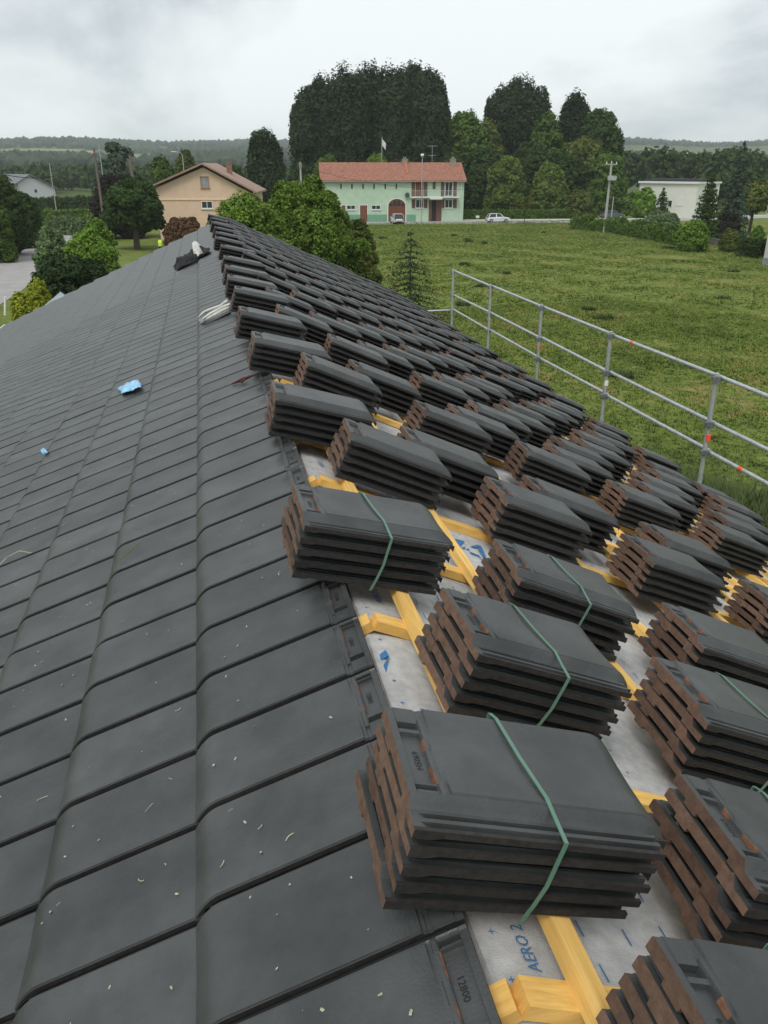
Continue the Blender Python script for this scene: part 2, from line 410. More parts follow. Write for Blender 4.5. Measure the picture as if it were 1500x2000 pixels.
# row across the ridge
RY = [.875, 2.0, 3.35, 4.62, 5.54, 6.72, 7.50, 8.36, 9.40, 10.85, 12.0, 13.2, 14.3, 15.45, 16.6, 17.8, 18.9]
RH = [.188, .165, .20, .195, .165, .17, .155, .145, .16, .165, .13, .15, .14, .12, .15, .13, .11]
RTL = [16.5, 15.2, 16, 14.5, 14.8, 13.5, 13, 13, 12.5, 13, 14, 13, 14, 15, 13, 14, 14]
for i, (Y, hx, tl) in enumerate(zip(RY, RH, RTL)):
    a = R(tl); e1 = Vector((math.cos(a), 0, -math.sin(a))); e2 = Vector((0, 1, 0)); e3 = e1.cross(e2)
    piv = dYp(.118, Y, .033); s = (piv.x-hx)/e1.x
    o = piv-e1*s+e3*.001
    M = Matrix(((e1.x, e2.x, e3.x, o.x), (e1.y, e2.y, e3.y, o.y), (e1.z, e2.z, e3.z, o.z), (0, 0, 0, 1))) @ Matrix.Rotation(rng.normal(0, .02)+(-.02 if i == 0 else 0), 4, 'Z')
    n = 5 if i < 14 else 4
    bundle(M, n, ('strapped ' if i < 2 else '')+'dark tile bundle lying across the ridge, '+ORD[i+1]+' from the viewer', Y > 6, i < 2)
RD = [.07, .42, .74, 1.08, 1.41, 1.79, 2.06, 2.50, 2.77, 3.18, 3.45, 3.88]
RW = [[.40, 1.41, 2.93, 4.22, 6.13, 7.09, 8.32, 9.46, 10.49, 11.7, 12.95],
      [.83, 1.96, 3.22, 4.69, 5.58, 6.6, 7.89, 8.83, 10.05, 11.35, 12.5],
      [1.38, 2.80, 4.11, 5.94, 7.0, 8.21, 9.34, 10.49, 11.77],
      [1.89, 3.15, 4.49, 5.38, 6.42, 7.5, 8.6, 9.8, 10.93],
      [2.68, 4.09, 5.04, 5.91, 7.02, 8.1, 9.2],
      [3.08, 4.44, 5.40, 6.45, 7.45, 8.5],
      [2.62, 3.94, 4.90, 5.90, 6.81, 7.89],
      [4.37, 5.32, 6.5, 7.73], [3.88, 4.80, 5.88, 6.82, 7.85, 8.87], [4.34, 5.3, 6.27, 7.48, 8.6, 9.67],
      [4.72, 5.75, 6.88, 7.8, 8.75], [5.25, 5.60, 6.58, 7.57, 8.71, 9.7, 10.68]]
STRAPPED = {(0, 0), (0, 1), (1, 0), (1, 1), (2, 0)}
for r, (d0, ys_) in enumerate(zip(RD, RW)):
    ys_ = list(ys_)
    while ys_[-1]+1.1 < YF-.5: ys_.append(ys_[-1]+random.uniform(.98, 1.18))
    rowname = {0: 'the first row below the ridge', 11: 'the lowest row above the eaves'}.get(r, 'the %s row below the ridge' % ORD[r+1])
    for i, Y in enumerate(ys_):
        d = d0+rng.normal(0, .012)
        M = Matrix.Translation(dYp(d, Y, .033)) @ Msl @ Matrix.Rotation(rng.normal(0, .028), 4, 'Z')
        st = (r, i) in STRAPPED
        bundle(M, 5, ('strapped ' if st else '')+'dark tile bundle, '+ORD[i+1]+' from the viewer in '+rowname, Y > 5.5, st)

# ================================================================ scaffold guardrail on the eaves side
SX = 5.35; ZR = [CZ-2.09, CZ-2.60, CZ-2.93]
SY = [17.6, 15.08, 12.53, 10.08, 7.59, 5.09]
scf = thing('scaffold_guardrail', (SX, 11, 0), 'galvanised scaffold guardrail along the eaves with three rails', 'scaffold')
for j, Y in enumerate(SY):
    lean = .012*(j-2)
    mb = MB(); mb.tube([(SX, Y, .03), (SX-.02, Y+lean, ZR[0]+.05)], .025, 12); post = part('post', mb, m_galv, scf, smooth=40)
    for z in ZR:
        mb = MB(); mb.tube([(SX-.01, Y, z-.05), (SX-.01, Y, z+.02)], .036, 10); mb.boxm(Matrix.Translation((SX-.075, Y-.02, z-.035)), .06, .05, .05)
        part('coupler', mb, mat('coupler_steel', (.20, .21, .22), rough=.5, metal=.6) if 'coupler_steel' not in MATS else MATS['coupler_steel'], post)
    if j < 5:
        mb = MB(); zz = [ZR[2]+.13, ZR[2]+.16, ZR[2]+.15, ZR[2]+.14, ZR[2]+.13][j]
        mb.tube([(SX-.012, Y, zz), (SX-.012, Y, zz+.07)], .0275, 12)
        part('marker_band', mb, m_orange if j in (2, 4) else m_whiteband, post)
for z in ZR:
    for a, b in zip(SY[:-1], SY[1:]):
        mb = MB(); dz = random.uniform(-.012, .012)
        mb.tube([(SX+.03, a+.01, z+dz), (SX+.03, b-.01, z-dz)], .0215, 10); rl = part('rail', mb, m_galv, scf, smooth=40)
        if (z == ZR[0] and a == SY[3]) or (z == ZR[2] and a == SY[4]):
            t = .19 if z == ZR[0] else .22
            mb = MB(); mb.tube([(SX+.03, a-(a-b)*t, z+dz*(1-2*t)), (SX+.03, a-(a-b)*t-.07, z+dz*(1-2*t))], .0235, 10); part('marker_band', mb, m_orange, rl)
mb = MB(); mb.tube([(SX, SY[0]+.03, ZR[2]), (SX-1.2, SY[0]+.06, ZR[2]-.02)], .0215, 10); part('rail', mb, m_galv, scf, smooth=40)

# ================================================================ ground
def smooth(a, b, t):
    t = np.clip((t-a)/(b-a), 0, 1); return t*t*(3-2*t)
def terrain(x, y):
    x = np.asarray(x, float); y = np.asarray(y, float)
    r = np.hypot(x, y); a = np.arctan2(x, y)-YAW
    top = 68+7*np.sin(a*5+1.2)+4*np.sin(a*13+.3)+2.5*np.sin(a*31)
    h = top*(.22*smooth(420, 1100, r)+.78*smooth(900, 2500, r))+4*np.sin(x*.006)*np.cos(y*.005)*smooth(500, 1200, r)
    h = h-60*smooth(2600, 4200, r)
    near = (1-smooth(88, 112, r))*smooth(14, 24, r)*smooth(6, 10, x)
    return h+near*(.10*np.sin(x*.31+np.sin(y*.17)*2)*np.sin(y*.27+1)+.05*np.sin(x*.9+y*.4))
def terr_hit(px, py):
    d = ray(px, py); d = d/np.hypot(d[0], d[1])
    for r in np.geomspace(30, 3200, 900):
        if CZ+d[2]*r < terrain(d[0]*r, d[1]*r): return np.array([d[0]*r, d[1]*r, float(terrain(d[0]*r, d[1]*r))])
    return None
def ground_mat(name, stops, s1, s2):
    m = bpy.data.materials.new(name); m.use_nodes = True; t = m.node_tree; b = t.nodes['Principled BSDF']; b.inputs['Roughness'].default_value = .95; b.inputs['Specular IOR Level'].default_value = .04
    g = N(t, 'ShaderNodeNewGeometry')
    na = N(t, 'ShaderNodeTexNoise', i_Scale=s1, i_Detail=6, i_Roughness=.62); L(t, g.outputs['Position'], na.inputs['Vector'])
    nb = N(t, 'ShaderNodeTexNoise', i_Scale=s2, i_Detail=5, i_Roughness=.65); L(t, g.outputs['Position'], nb.inputs['Vector'])
    md = N(t, 'ShaderNodeMath', operation='MULTIPLY_ADD'); L(t, nb.outputs[0], md.inputs[0]); md.inputs[1].default_value = .55
    ml = N(t, 'ShaderNodeMath', operation='MULTIPLY'); L(t, na.outputs[0], ml.inputs[0]); ml.inputs[1].default_value = .45; L(t, ml.outputs[0], md.inputs[2])
    c = N(t, 'ShaderNodeValToRGB'); L(t, md.outputs[0], c.inputs[0])
    el = c.color_ramp.elements; el[0].position, el[0].color = stops[0][0], (*stops[0][1], 1); el[1].position, el[1].color = stops[-1][0], (*stops[-1][1], 1)
    for p, q in stops[1:-1]: el.new(p).color = (*q, 1)
    L(t, c.outputs[0], b.inputs['Base Color']); return m
m_meadow = ground_mat('meadow', [(.36, (0.068, 0.086, 0.027)), (.45, (0.106, 0.139, 0.034)), (.53, (0.138, 0.173, 0.043)), (.60, (0.195, 0.177, 0.066)), (.68, (0.263, 0.202, 0.089))], .16, 1.3)
m_far = ground_mat('far_land', [(.36, (.045, .070, .026)), (.5, (.075, .105, .036)), (.64, (.105, .125, .050))], .004, .02)
nr, na_ = 150, 420
rr = np.concatenate([[0], np.geomspace(3, 3400, nr)]); an = np.linspace(0, 2*np.pi, na_, endpoint=False)
RRm, AAm = np.meshgrid(rr[1:], an, indexing='ij'); gx, gy = RRm*np.sin(AAm), RRm*np.cos(AAm)
gz = terrain(gx, gy)
V = [(0, 0, 0)]+list(zip(gx.ravel().tolist(), gy.ravel().tolist(), gz.ravel().tolist()))
Fc, Mi = [], []
for j in range(na_): Fc.append((0, 1+(j+1) % na_, 1+j)); Mi.append(0)
for i in range(nr-1):
    for j in range(na_):
        a, b = 1+i*na_+j, 1+i*na_+(j+1) % na_
        Fc.append((a, b, b+na_, a+na_)); Mi.append(0 if rr[i+1] < 230 else 1)
me = bpy.data.meshes.new('ground'); me.from_pydata(V, [], Fc); me.materials.append(m_meadow); me.materials.append(m_far)
me.polygons.foreach_set('material_index', Mi); me.update(); me.shade_smooth()
tag(place(bpy.data.objects.new('ground', me)), kind='structure')
def sheet(name, pts, z, m, thick=None):
    mb = MB()
    if thick: mb.prism([(p[0], p[1], z-thick) for p in pts], (0, 0, thick))
    else: mb.poly([(p[0], p[1], z) for p in pts])
    return tag(part(name, mb, m, None), kind='structure')
# distant fields draped on the hillside
def drape(name, corners, m, n=14):
    P = [terr_hit(*c) for c in corners]
    if any(p is None for p in P): return
    mb = MB()
    for i in range(n+1):
        for j in range(n+1):
            u, v = i/n, j/n
            q = P[0]*(1-u)*(1-v)+P[1]*u*(1-v)+P[2]*u*v+P[3]*(1-u)*v
            mb.v.append((q[0], q[1], float(terrain(q[0], q[1]))+1.2))
    for i in range(n):
        for j in range(n):
            a = i*(n+1)+j; mb.f.append((a, a+n+1, a+n+2, a+1)); mb.m.append(0)
    tag(part(name, mb, m, None), kind='structure')
m_fg = mat('field_green', (.115, .165, .050), var=.12, scale=.02); m_ft = mat('field_straw', (.36, .27, .155), var=.12, scale=.02); m_fl = mat('field_light', (.16, .20, .075), var=.12, scale=.02)
FIELDS = [((140, 318), (325, 318), (325, 302), (160, 303)), ((0, 297), (165, 298), (165, 294), (0, 293)), ((530, 305), (610, 305), (610, 297), (530, 297)), ((1195, 306), (1300, 306), (1310, 294), (1195, 294)), ((1290, 312), (1570, 316), (1570, 301), (1300, 297)), ((205, 327), (300, 327), (300, 320), (205, 320))]
for c, m in zip(FIELDS, (m_fg, m_fl, m_ft, m_fg, m_ft, m_fg)): drape('field', c, m)

# ================================================================ vegetation
def leafmat(name, col, var=.35, scale=.6, orand=.12, trans=.22): return mat(name, col, rough=.8, var=var, scale=scale, spec=.08, orand=orand, trans=trans, detail=5, lo=.3, hi=.7)
m_leaf = {'dark': leafmat('leaf_dark', (0.047, 0.081, 0.022)), 'poplar': leafmat('leaf_poplar', (.040, .064, .028), var=.5, scale=.30),
          'mid': leafmat('leaf_mid', (0.086, 0.143, 0.027)), 'bright': leafmat('leaf_bright', (0.133, 0.227, 0.033)), 'lime': leafmat('leaf_lime', (0.109, 0.160, 0.035)),
          'gold': leafmat('leaf_gold', (.27, .30, .03), scale=5), 'red': leafmat('leaf_red', (0.133, 0.071, 0.035), scale=1.2), 'plum': leafmat('leaf_plum', (0.039, 0.034, 0.030)),
          'blue': leafmat('leaf_blue', (0.070, 0.104, 0.068), scale=.8), 'conif': leafmat('leaf_conifer', (0.041, 0.071, 0.027), scale=1.5), 'grey': leafmat('leaf_grey', (0.117, 0.168, 0.074), scale=1.5),
          'olive': leafmat('leaf_olive', (0.117, 0.143, 0.035)), 'bush': leafmat('leaf_bush', (0.135, 0.215, 0.035), var=.55, scale=1.3)}
m_bark = mat('bark', (.085, .065, .048), var=.3, scale=6)
def unit(n):
    v = rng.normal(size=(n, 3)); return v/np.linalg.norm(v, axis=1)[:, None]
def cards(c, nrm, size, asp=.6):
    """diamond leaves"""
    n = len(c); r = unit(n); t = np.cross(nrm, r); t /= np.linalg.norm(t, axis=1)[:, None]+1e-9; b = np.cross(nrm, t)
    s = (size*rng.uniform(.6, 1.4, n))[:, None]
    q = np.empty((n, 4, 3)); q[:, 0] = c+t*s; q[:, 1] = c+b*s*asp; q[:, 2] = c-t*s; q[:, 3] = c-b*s*asp
    return q.reshape(-1, 3)
def crown(lobes, leaf, dens=1., clump=.16, stretch=1., up=.25, shell=.42):
    out = []
    for (cx, cy, cz, rx, ry, rz) in lobes:
        area = 4*math.pi*((rx*ry)**1.6+(rx*rz)**1.6+(ry*rz)**1.6)**(1/1.6)/3**(1/1.6)
        cr_ = clump*(rx*ry*rz)**(1/3)*rng.uniform(.8, 1.2); nl = max(200, int(dens*2.4*area/(leaf*leaf)))
        ncl = max(14, int(area/(cr_*cr_)*.75)); dirs = unit(ncl); dirs[:, 2] = np.where(dirs[:, 2] < -.55, -dirs[:, 2], dirs[:, 2])
        fr = 1-shell*rng.random(ncl)**1.5
        cc = np.array([cx, cy, cz])+dirs*np.array([rx, ry, rz])*fr[:, None]
        k = rng.integers(0, ncl, nl); off = rng.normal(size=(nl, 3))*.55
        rad = np.linalg.norm(off, axis=1)[:, None]; off = off/np.maximum(rad, .05)*np.minimum(rad, 1.0)
        p = cc[k]+off*cr_*np.array([1, 1, stretch])*rng.uniform(.5, 1.15, ncl)[k][:, None]
        nr_ = off*.9+dirs[k]*.5+unit(nl)*.7+np.array([0, 0, up]); nr_ /= np.linalg.norm(nr_, axis=1)[:, None]
        out.append(cards(p, nr_, leaf))
        ni = nl//5; di = unit(ni)                              # inner leaves close the crown
        p = np.array([cx, cy, cz])+di*np.array([rx, ry, rz])*(.35+.4*rng.random(ni))[:, None]
        out.append(cards(p, unit(ni), leaf*1.5))
    return np.concatenate(out)
def tree(name, P, lobes, leaf, matn, label, cat='tree', group=None, trunk=.18, dens=1., clump=.16, stretch=1., base=None):
    """lobes relative to P"""
    P = Vector(P); t = thing(name, P, label, cat, group)
    q = crown([(P.x+a, P.y+b, P.z+c, rx, ry, rz) for a, b, c, rx, ry, rz in lobes], leaf, dens, clump, stretch)
    place(bpy.data.objects.new('crown', npmesh('crown', q, 4, m_leaf[matn])), t)
    if trunk:
        zt = max(l[2] for l in lobes); mb = MB(); b0 = -.3
        mb.tube([P+Vector((0, 0, b0)), P+Vector((.05*zt*.2, 0, zt*.35)), P+Vector((0, .03, zt*.7)), P+Vector((0, 0, zt))], [trunk*1.25, trunk, trunk*.7, trunk*.25], 8)
        for l in lobes[:8]:
            z0 = zt*random.uniform(.25, .55); mb.tube([P+Vector((0, 0, z0)), P+Vector((l[0]*.55, l[1]*.55, (z0+l[2])/2)), P+Vector(l[:3])], [trunk*.45, trunk*.3, trunk*.1], 6)
        part('trunk', mb, m_bark, t, smooth=60)
    return t
def view_axes(P):
    f = Vector((P[0], P[1], 0)).normalized(); return Vector((f.y, -f.x, 0)), f
def blob_tree(name, px, D, top, wpx, matn, label, leaf=None, cat='tree', group=None, bottom=.25, n=6, clump=.17, squash=1., dens=1., trunk=None, z0=0.):
    """round-crowned tree: picture column, distance, top row, width in pixels of the photograph"""
    P = vpt(px, D, z0); zt = ztop(P, top)-z0; w_ = wpx/1640*D; leaf = leaf or max(.05, D*.0016)
    if bottom < .12: zb = -zt*.12
    else: zb = zt*bottom
    hz = (zt-zb)/2; lobes = [(0, 0, zb+hz, w_*.42, w_*.42*squash, hz*.95)]
    if bottom < .12:
        for i in range(5):
            a = 2*math.pi*(i+random.random()*.5)/5
            lobes.append((math.cos(a)*w_*.27, math.sin(a)*w_*.27*squash, zt*random.uniform(.12, .3), w_*.21, w_*.21*squash, zt*.22))
    for i in range(n):
        a = 2*math.pi*(i+random.random()*.6)/n; rr_ = w_*random.uniform(.20, .30); zz = zb+hz*random.uniform(.45, 1.45)
        s = random.uniform(.55, .8)
        lobes.append((math.cos(a)*rr_, math.sin(a)*rr_*squash, zz, w_*.26*s*1.2, w_*.26*s*1.2*squash, hz*.5*s))
    for i in range(n+6):
        a = random.uniform(0, 2*math.pi); el = random.uniform(-.25, 1.35); rr_ = w_*random.uniform(.36, .47)*math.cos(el); s = w_*random.uniform(.055, .12)
        lobes.append((math.cos(a)*rr_, math.sin(a)*rr_*squash, max(s, zb+hz+hz*.93*math.sin(el)-s*.3), s, s*squash, s*random.uniform(.8, 1.5)))
    return tree(name, P, lobes, leaf, matn, label, cat, group, trunk if trunk is not None else max(.06, zt*.018), dens, clump)
def poplar(px, D, top, wpx, label, bottom=.08, matn='poplar', group='tall poplars behind the farmhouse', n=7, sharp=.55):
    P = vpt(px, D); zt = ztop(P, top); w_ = wpx*1.32/1640*D; lobes = [(0, 0, zt*.44, w_*.42, w_*.42, zt*.55)]
    for i in range(4):
        a = 2*math.pi*(i+random.random()*.5)/4; lobes.append((math.cos(a)*w_*.25, math.sin(a)*w_*.25, zt*.2, w_*.24, w_*.24, zt*.2))
    for i in range(n):
        a = 2*math.pi*(i+random.random()*.5)/n; rr_ = w_*random.uniform(.2, .32); tp = zt*random.uniform(.82, .985); hh = zt*random.uniform(.2, .34)
        lobes.append((math.cos(a)*rr_, math.sin(a)*rr_, tp-hh, w_*.19, w_*.19, hh))
    return tree('poplar', P, lobes, D*.0015, matn, label, 'tree', group, zt*.014, .62, .12, 2.0)
def conifer(name, P, h, rad, leaf, matn, label, whorls=16, per=9, dens=1., droop=.25, power=.85, cat='tree', group=None, base=.06):
    P = Vector(P); t = thing(name, P, label, cat, group); out = []; mb = MB()
    mb.tube([P+Vector((0, 0, -.2)), P+Vector((0, 0, h*.5)), P+Vector((0, 0, h*.985))], [h*.016, h*.009, h*.002], 7)
    for i in range(whorls):
        z = h*(base+(1-base)*(i+random.random()*.5)/whorls); Lb = rad*max(.03, (1-z/h))**power
        for j in range(per):
            a = 2*math.pi*(j+random.random())/per; l = Lb*random.uniform(.65, 1.1)
            n = max(4, int(dens*l*h*.4/(leaf*leaf)/whorls*3)); s = rng.random(n)**.8
            ang = a+rng.normal(0, .16, n)
            p = np.stack([P.x+np.cos(ang)*l*s, P.y+np.sin(ang)*l*s, P.z+z-droop*l*s*s+rng.normal(0, leaf*.6, n)-leaf*.6*rng.random(n)], 1)
            nr_ = np.stack([np.cos(ang)*.5, np.sin(ang)*.5, np.full(n, .8)], 1)+rng.normal(0, .5, (n, 3)); nr_ /= np.linalg.norm(nr_, axis=1)[:, None]
            out.append(cards(p, nr_, leaf, .45))
            if per < 9: mb.tube([(P.x, P.y, P.z+z), (P.x+math.cos(a)*l*.9, P.y+math.sin(a)*l*.9, P.z+z-droop*l*.8)], [h*.004, h*.001], 5)
    place(bpy.data.objects.new('crown', npmesh('crown', np.concatenate(out), 4, m_leaf[matn])), t)
    part('trunk', mb, m_bark, t, smooth=60); return t
def hedge(name, pts, wd, h, leaf, matn, label, cat='hedge', wob=.12, group=None):
    pts = [Vector((p[0], p[1], 0)) for p in pts]; t = thing(name, pts[0], label, cat, group); out = []; mb = MB()
    for a, b in zip(pts[:-1], pts[1:]):
        ln = (b-a).length; u = (b-a)/ln; v = Vector((-u.y, u.x, 0)); n = int(3.2*ln*(2*h+wd)/(leaf*leaf))
        s = rng.random(n)*ln; side = rng.random(n)*(2*h+wd); hw = wd/2
        y = np.where(side < h, -hw, np.where(side < h+wd, side-h-hw, hw)); z = np.where(side < h, side, np.where(side < h+wd, h, side-h-wd))
        wv = 1+wob*np.sin(s*1.7)*np.cos(s*.63+1); z = z*wv; y = y*(1+wob*.5*np.sin(s*2.3+z*2))
        nn = np.stack([np.zeros(n), np.where(side < h, -1., np.where(side < h+wd, 0, 1)), np.where((side > h) & (side < h+wd), 1., .2)], 1)+rng.normal(0, .55, (n, 3))
        y = y+rng.normal(0, leaf*.8, n); z = np.maximum(.02, z+rng.normal(0, leaf*.8, n))
        A = np.array([[u.x, v.x], [u.y, v.y]])
        p = np.stack([a.x+u.x*s+v.x*y, a.y+u.y*s+v.y*y, z], 1); nw = np.stack([nn[:, 0]*u.x+nn[:, 1]*v.x, nn[:, 0]*u.y+nn[:, 1]*v.y, nn[:, 2]], 1); nw /= np.linalg.norm(nw, axis=1)[:, None]
        out.append(cards(p, nw, leaf))
        for q in np.arange(.3, ln, .9):
            c = a+u*float(q); mb.tube([c, c+Vector((random.uniform(-.1, .1), .05, h*.8))], [.03, .01], 5)
    place(bpy.data.objects.new('foliage', npmesh('foliage', np.concatenate(out), 4, m_leaf[matn])), t)
    part('stem', mb, m_bark, t); return t
GP = 'tall poplars behind the farmhouse'
for px, D, top, wp, lab in ((606, 186, 168, 62, 'leftmost poplar of the tall dome-shaped clump'), (636, 192, 145, 74, 'second poplar from the left in the dome-shaped clump'), (676, 184, 133, 84, 'third poplar from the left in the dome-shaped clump'),
                            (720, 190, 124, 88, 'tallest middle poplar of the dome-shaped clump, left of the flag'), (762, 186, 123, 86, 'tall middle poplar of the dome-shaped clump, right of the flag'), (802, 192, 124, 84, 'third poplar from the right in the dome-shaped clump'),
                            (834, 184, 130, 66, 'second poplar from the right in the dome-shaped clump'), (854, 196, 172, 44, 'thin rightmost poplar of the dome-shaped clump')):
    poplar(px, D, top, wp, lab)
poplar(1003, 200, 148, 92, 'tall ragged poplar between the clump and the right-hand trees', n=9)
poplar(966, 206, 163, 44, 'narrow poplar leaning beside the tall ragged poplar')
poplar(1108, 204, 176, 62, 'pointed poplar with a feathery top above the lime trees', n=6)
poplar(525, 150, 251, 66, 'broad poplar between the pink house and the green farmhouse', bottom=.1, group='poplar beside the pink house', matn='poplar')
for px, D, top, wp, mt, lab in ((902, 190, 212, 100, 'mid', 'light green tree right of the poplar clump'), (945, 196, 232, 84, 'olive', 'olive green tree behind the right end of the farmhouse'), (1056, 196, 214, 84, 'mid', 'light green tree between the two ragged poplars'),
                                (1158, 200, 209, 96, 'dark', 'dark broad tree at the right end of the wood'), (1130, 186, 268, 96, 'olive', 'olive tree below the pointed poplar'), (882, 176, 296, 70, 'dark', 'dark tree behind the farmhouse chimney'),
                                (935, 178, 290, 90, 'dark', 'dark low tree behind the rounder lime tree'), (1030, 182, 275, 96, 'dark', 'dark tree filling the gap between the two lime trees'), (1100, 178, 300, 90, 'dark', 'dark tree right behind the second lime tree'), (1178, 178, 300, 80, 'mid', 'green tree behind the transformer pole'),
                                (642, 168, 300, 64, 'mid', 'mid green tree peeping over the left end of the red roof'), (592, 172, 318, 52, 'dark', 'dark small tree beside the concrete pole'), (735, 172, 300, 76, 'bright', 'bright green tree peeping over the middle of the red roof'), (788, 172, 310, 62, 'mid', 'green tree behind the red roof left of the flue')):
    blob_tree('broadleaf_tree', px, D, top, wp, mt, lab, group='trees behind the farmhouse', bottom=.06)
blob_tree('lime_tree', 985, 168, 304, 84, 'lime', 'larger egg-shaped lime tree right of the farmhouse', bottom=.08, n=4, clump=.12, trunk=.25)
blob_tree('lime_tree', 1068, 168, 317, 76, 'lime', 'smaller egg-shaped lime tree left of the transformer pole', bottom=.08, n=4, clump=.12, trunk=.25)
blob_tree('young_tree', 1024, 145, 386, 36, 'olive', 'young thin-trunked tree on the verge right of the white hatchback', bottom=.5, n=3, trunk=.06)
blob_tree('bush', 1128, 164, 372, 58, 'olive', 'olive bush behind the hedge left of the transformer pole', cat='bush', bottom=.02, n=4)
blob_tree('bush', 1222, 176, 380, 60, 'mid', 'green bush right of the dark parked car', cat='bush', bottom=.02, n=4)
blob_tree('bush', 1255, 165, 365, 46, 'bright', 'pale bush against the left corner of the white garage', cat='bush', bottom=.02, n=4)
# the big shrubby tree beyond the ridge
blob_tree('shrubby_tree', 600, 46, 351, 250, 'bush', 'large leafy tree rising beyond the ridge in front of the farmhouse', bottom=.0, n=12, clump=.085, leaf=.07, dens=.7)
blob_tree('shrubby_tree', 492, 43, 366, 190, 'bush', 'leafy tree beyond the ridge in front of the pink house', bottom=.0, n=7, clump=.11, leaf=.07, dens=.7)
blob_tree('shrubby_tree', 696, 50, 424, 108, 'olive', 'olive shrubby tree at the edge of the meadow', bottom=.0, n=6, clump=.11, leaf=.07, dens=.7)
blob_tree('shrubby_tree', 560, 36, 458, 130, 'bright', 'lower bright green shrub just beyond the roof edge', bottom=.0, n=6, clump=.11, leaf=.07, dens=.7)
P = vpt(800, 47); conifer('spruce', P, ztop(P, 447), 2.9, .075, 'conif', 'thin young spruce on the meadow beyond the roof edge', whorls=17, per=6, dens=.42, droop=.25, power=.75)
# left side
P = vpt(243, 150); zt = ztop(P, 278)
tree('cedar', P, [(0, 0, zt*.55, 1.6, 1.6, zt*.40), (-2.2, 0, zt*.45, 1.9, 1.6, .9), (1.6, 0, zt*.6, 1.8, 1.5, .8), (-1.2, .5, zt*.72, 1.9, 1.4, .8), (1.3, 0, zt*.86, 1.5, 1.2, .9), (-.4, 0, zt*.93, 1.3, 1.1, .8), (2.2, .3, zt*.38, 1.8, 1.4, .9)], .30, 'blue', 'ragged blue-green cedar behind the wooden pole', trunk=.3, clump=.3)
blob_tree('plum_tree', 240, 118, 345, 116, 'plum', 'dark purple-leaved tree behind the metal lamp pole', bottom=.05)
blob_tree('broadleaf_tree', 325, 160, 304, 58, 'mid', 'green tree left of the pink house roof', bottom=.08)
blob_tree('broadleaf_tree', 372, 168, 290, 42, 'olive', 'pale feathery tree above the pink house roof', bottom=.2)
blob_tree('broadleaf_tree', 462, 175, 322, 60, 'dark', 'dark tree behind the pink house chimney', bottom=.05)
blob_tree('round_tree', 268, 100, 352, 122, 'dark', 'dense dark round tree in front of the pink house', bottom=.18, n=7, clump=.12, leaf=.17, trunk=.3)
blob_tree('shrub', 362, 98, 426, 84, 'red', 'reddish brown shrub beyond the far roof corner', cat='shrub', bottom=0, n=5, leaf=.13)
for px, D, top, wp, lab in ((-40, 92, 292, 130, 'dark evergreen at the left picture edge'), (24, 98, 342, 84, 'dark evergreen beside the lane, second from the left edge'), (60, 106, 372, 56, 'dark evergreen nearest the lane bend')):
    blob_tree('evergreen', px, D, top, wp, 'dark', lab, bottom=0, n=6, leaf=.16, group='evergreens along the lane')
blob_tree('shrub', 8, 90, 385, 52, 'mid', 'lighter green shrub in front of the evergreens at the left edge', cat='shrub', bottom=0, leaf=.15)
SG = 'shrubs between the lane and the house'
blob_tree('shrub', 150, 46, 492, 170, 'conif', 'wide dark shrub below the bright ones beside the lane', cat='shrub', group=SG, bottom=0, n=8, leaf=.085, clump=.11)
blob_tree('shrub', 190, 50, 450, 120, 'bright', 'bright green shrub below the wooden pole', cat='shrub', group=SG, bottom=0, n=6, leaf=.085, clump=.12)
blob_tree('shrub', 122, 56, 440, 74, 'grey', 'grey-green shrub at the lane side', cat='shrub', group=SG, bottom=0, n=5, leaf=.085)
blob_tree('shrub', 208, 60, 422, 72, 'bright', 'green shrub behind the wooden pole foot', cat='shrub', group=SG, bottom=0, n=5, leaf=.09)
blob_tree('shrub', 238, 47, 512, 62, 'mid', 'green shrub at the right end of the shrub bed', cat='shrub', group=SG, bottom=0, n=4, leaf=.085)
blob_tree('golden_thuja', 68, 37, 563, 58, 'gold', 'front yellow-green thuja by the white pipe', cat='shrub', bottom=0, n=3, leaf=.06, clump=.12, trunk=.05)
blob_tree('golden_thuja', 96, 42, 538, 54, 'gold', 'rear yellow-green thuja beside the dark shrub', cat='shrub', bottom=0, n=3, leaf=.06, clump=.12, trunk=.05)
hedge('hedge', [vpt(35, 205), vpt(300, 215)], 3, 2.2, .28, 'dark', 'dark hedge below the white bungalow')
hedge('hedge', [vpt(60, 150), vpt(130, 148), vpt(250, 146)], 2.5, 2.0, .22, 'mid', 'clipped green hedge across the lane on the left')
hedge('hedge', [vpt(100, 128), vpt(190, 124)], 2.2, 1.9, .2, 'grey', 'pale clipped hedge in front of the longer left hedge')
hedge('hedge', [vpt(168, 132), vpt(200, 131)], 2.2, 2.2, .2, 'bright', 'short bright hedge beside the wooden pole')
# right side
P = vpt(1288, 150); conifer('fir', P, ztop(P, 364), 2.7, .17, 'conif', 'small dark fir in front of the white garage', whorls=12, per=11)
P = vpt(1372, 112); conifer('thuja', P, ztop(P, 334), 2.5, .17, 'dark', 'tall cone-shaped thuja beside the blue spruce', whorls=20, per=14, dens=1.4, droop=-.1, power=.8)
P = vpt(1424, 118); conifer('blue_spruce', P, ztop(P, 274), 3.0, .18, 'blue', 'tall blue spruce at the right', whorls=20, per=12, dens=1.2, droop=.3, power=.8)
blob_tree('broadleaf_tree', 1462, 128, 356, 84, 'olive', 'spreading tree right of the blue spruce', bottom=.3, n=5, trunk=.2)
blob_tree('bush', 1416, 116, 412, 44, 'plum', 'dark reddish upright bush in the right-hand garden', cat='bush', bottom=0, n=4, leaf=.12)
blob_tree('bush', 1350, 100, 430, 62, 'bright', 'broad green bush at the foot of the thuja', cat='bush', bottom=0, n=5, leaf=.14)
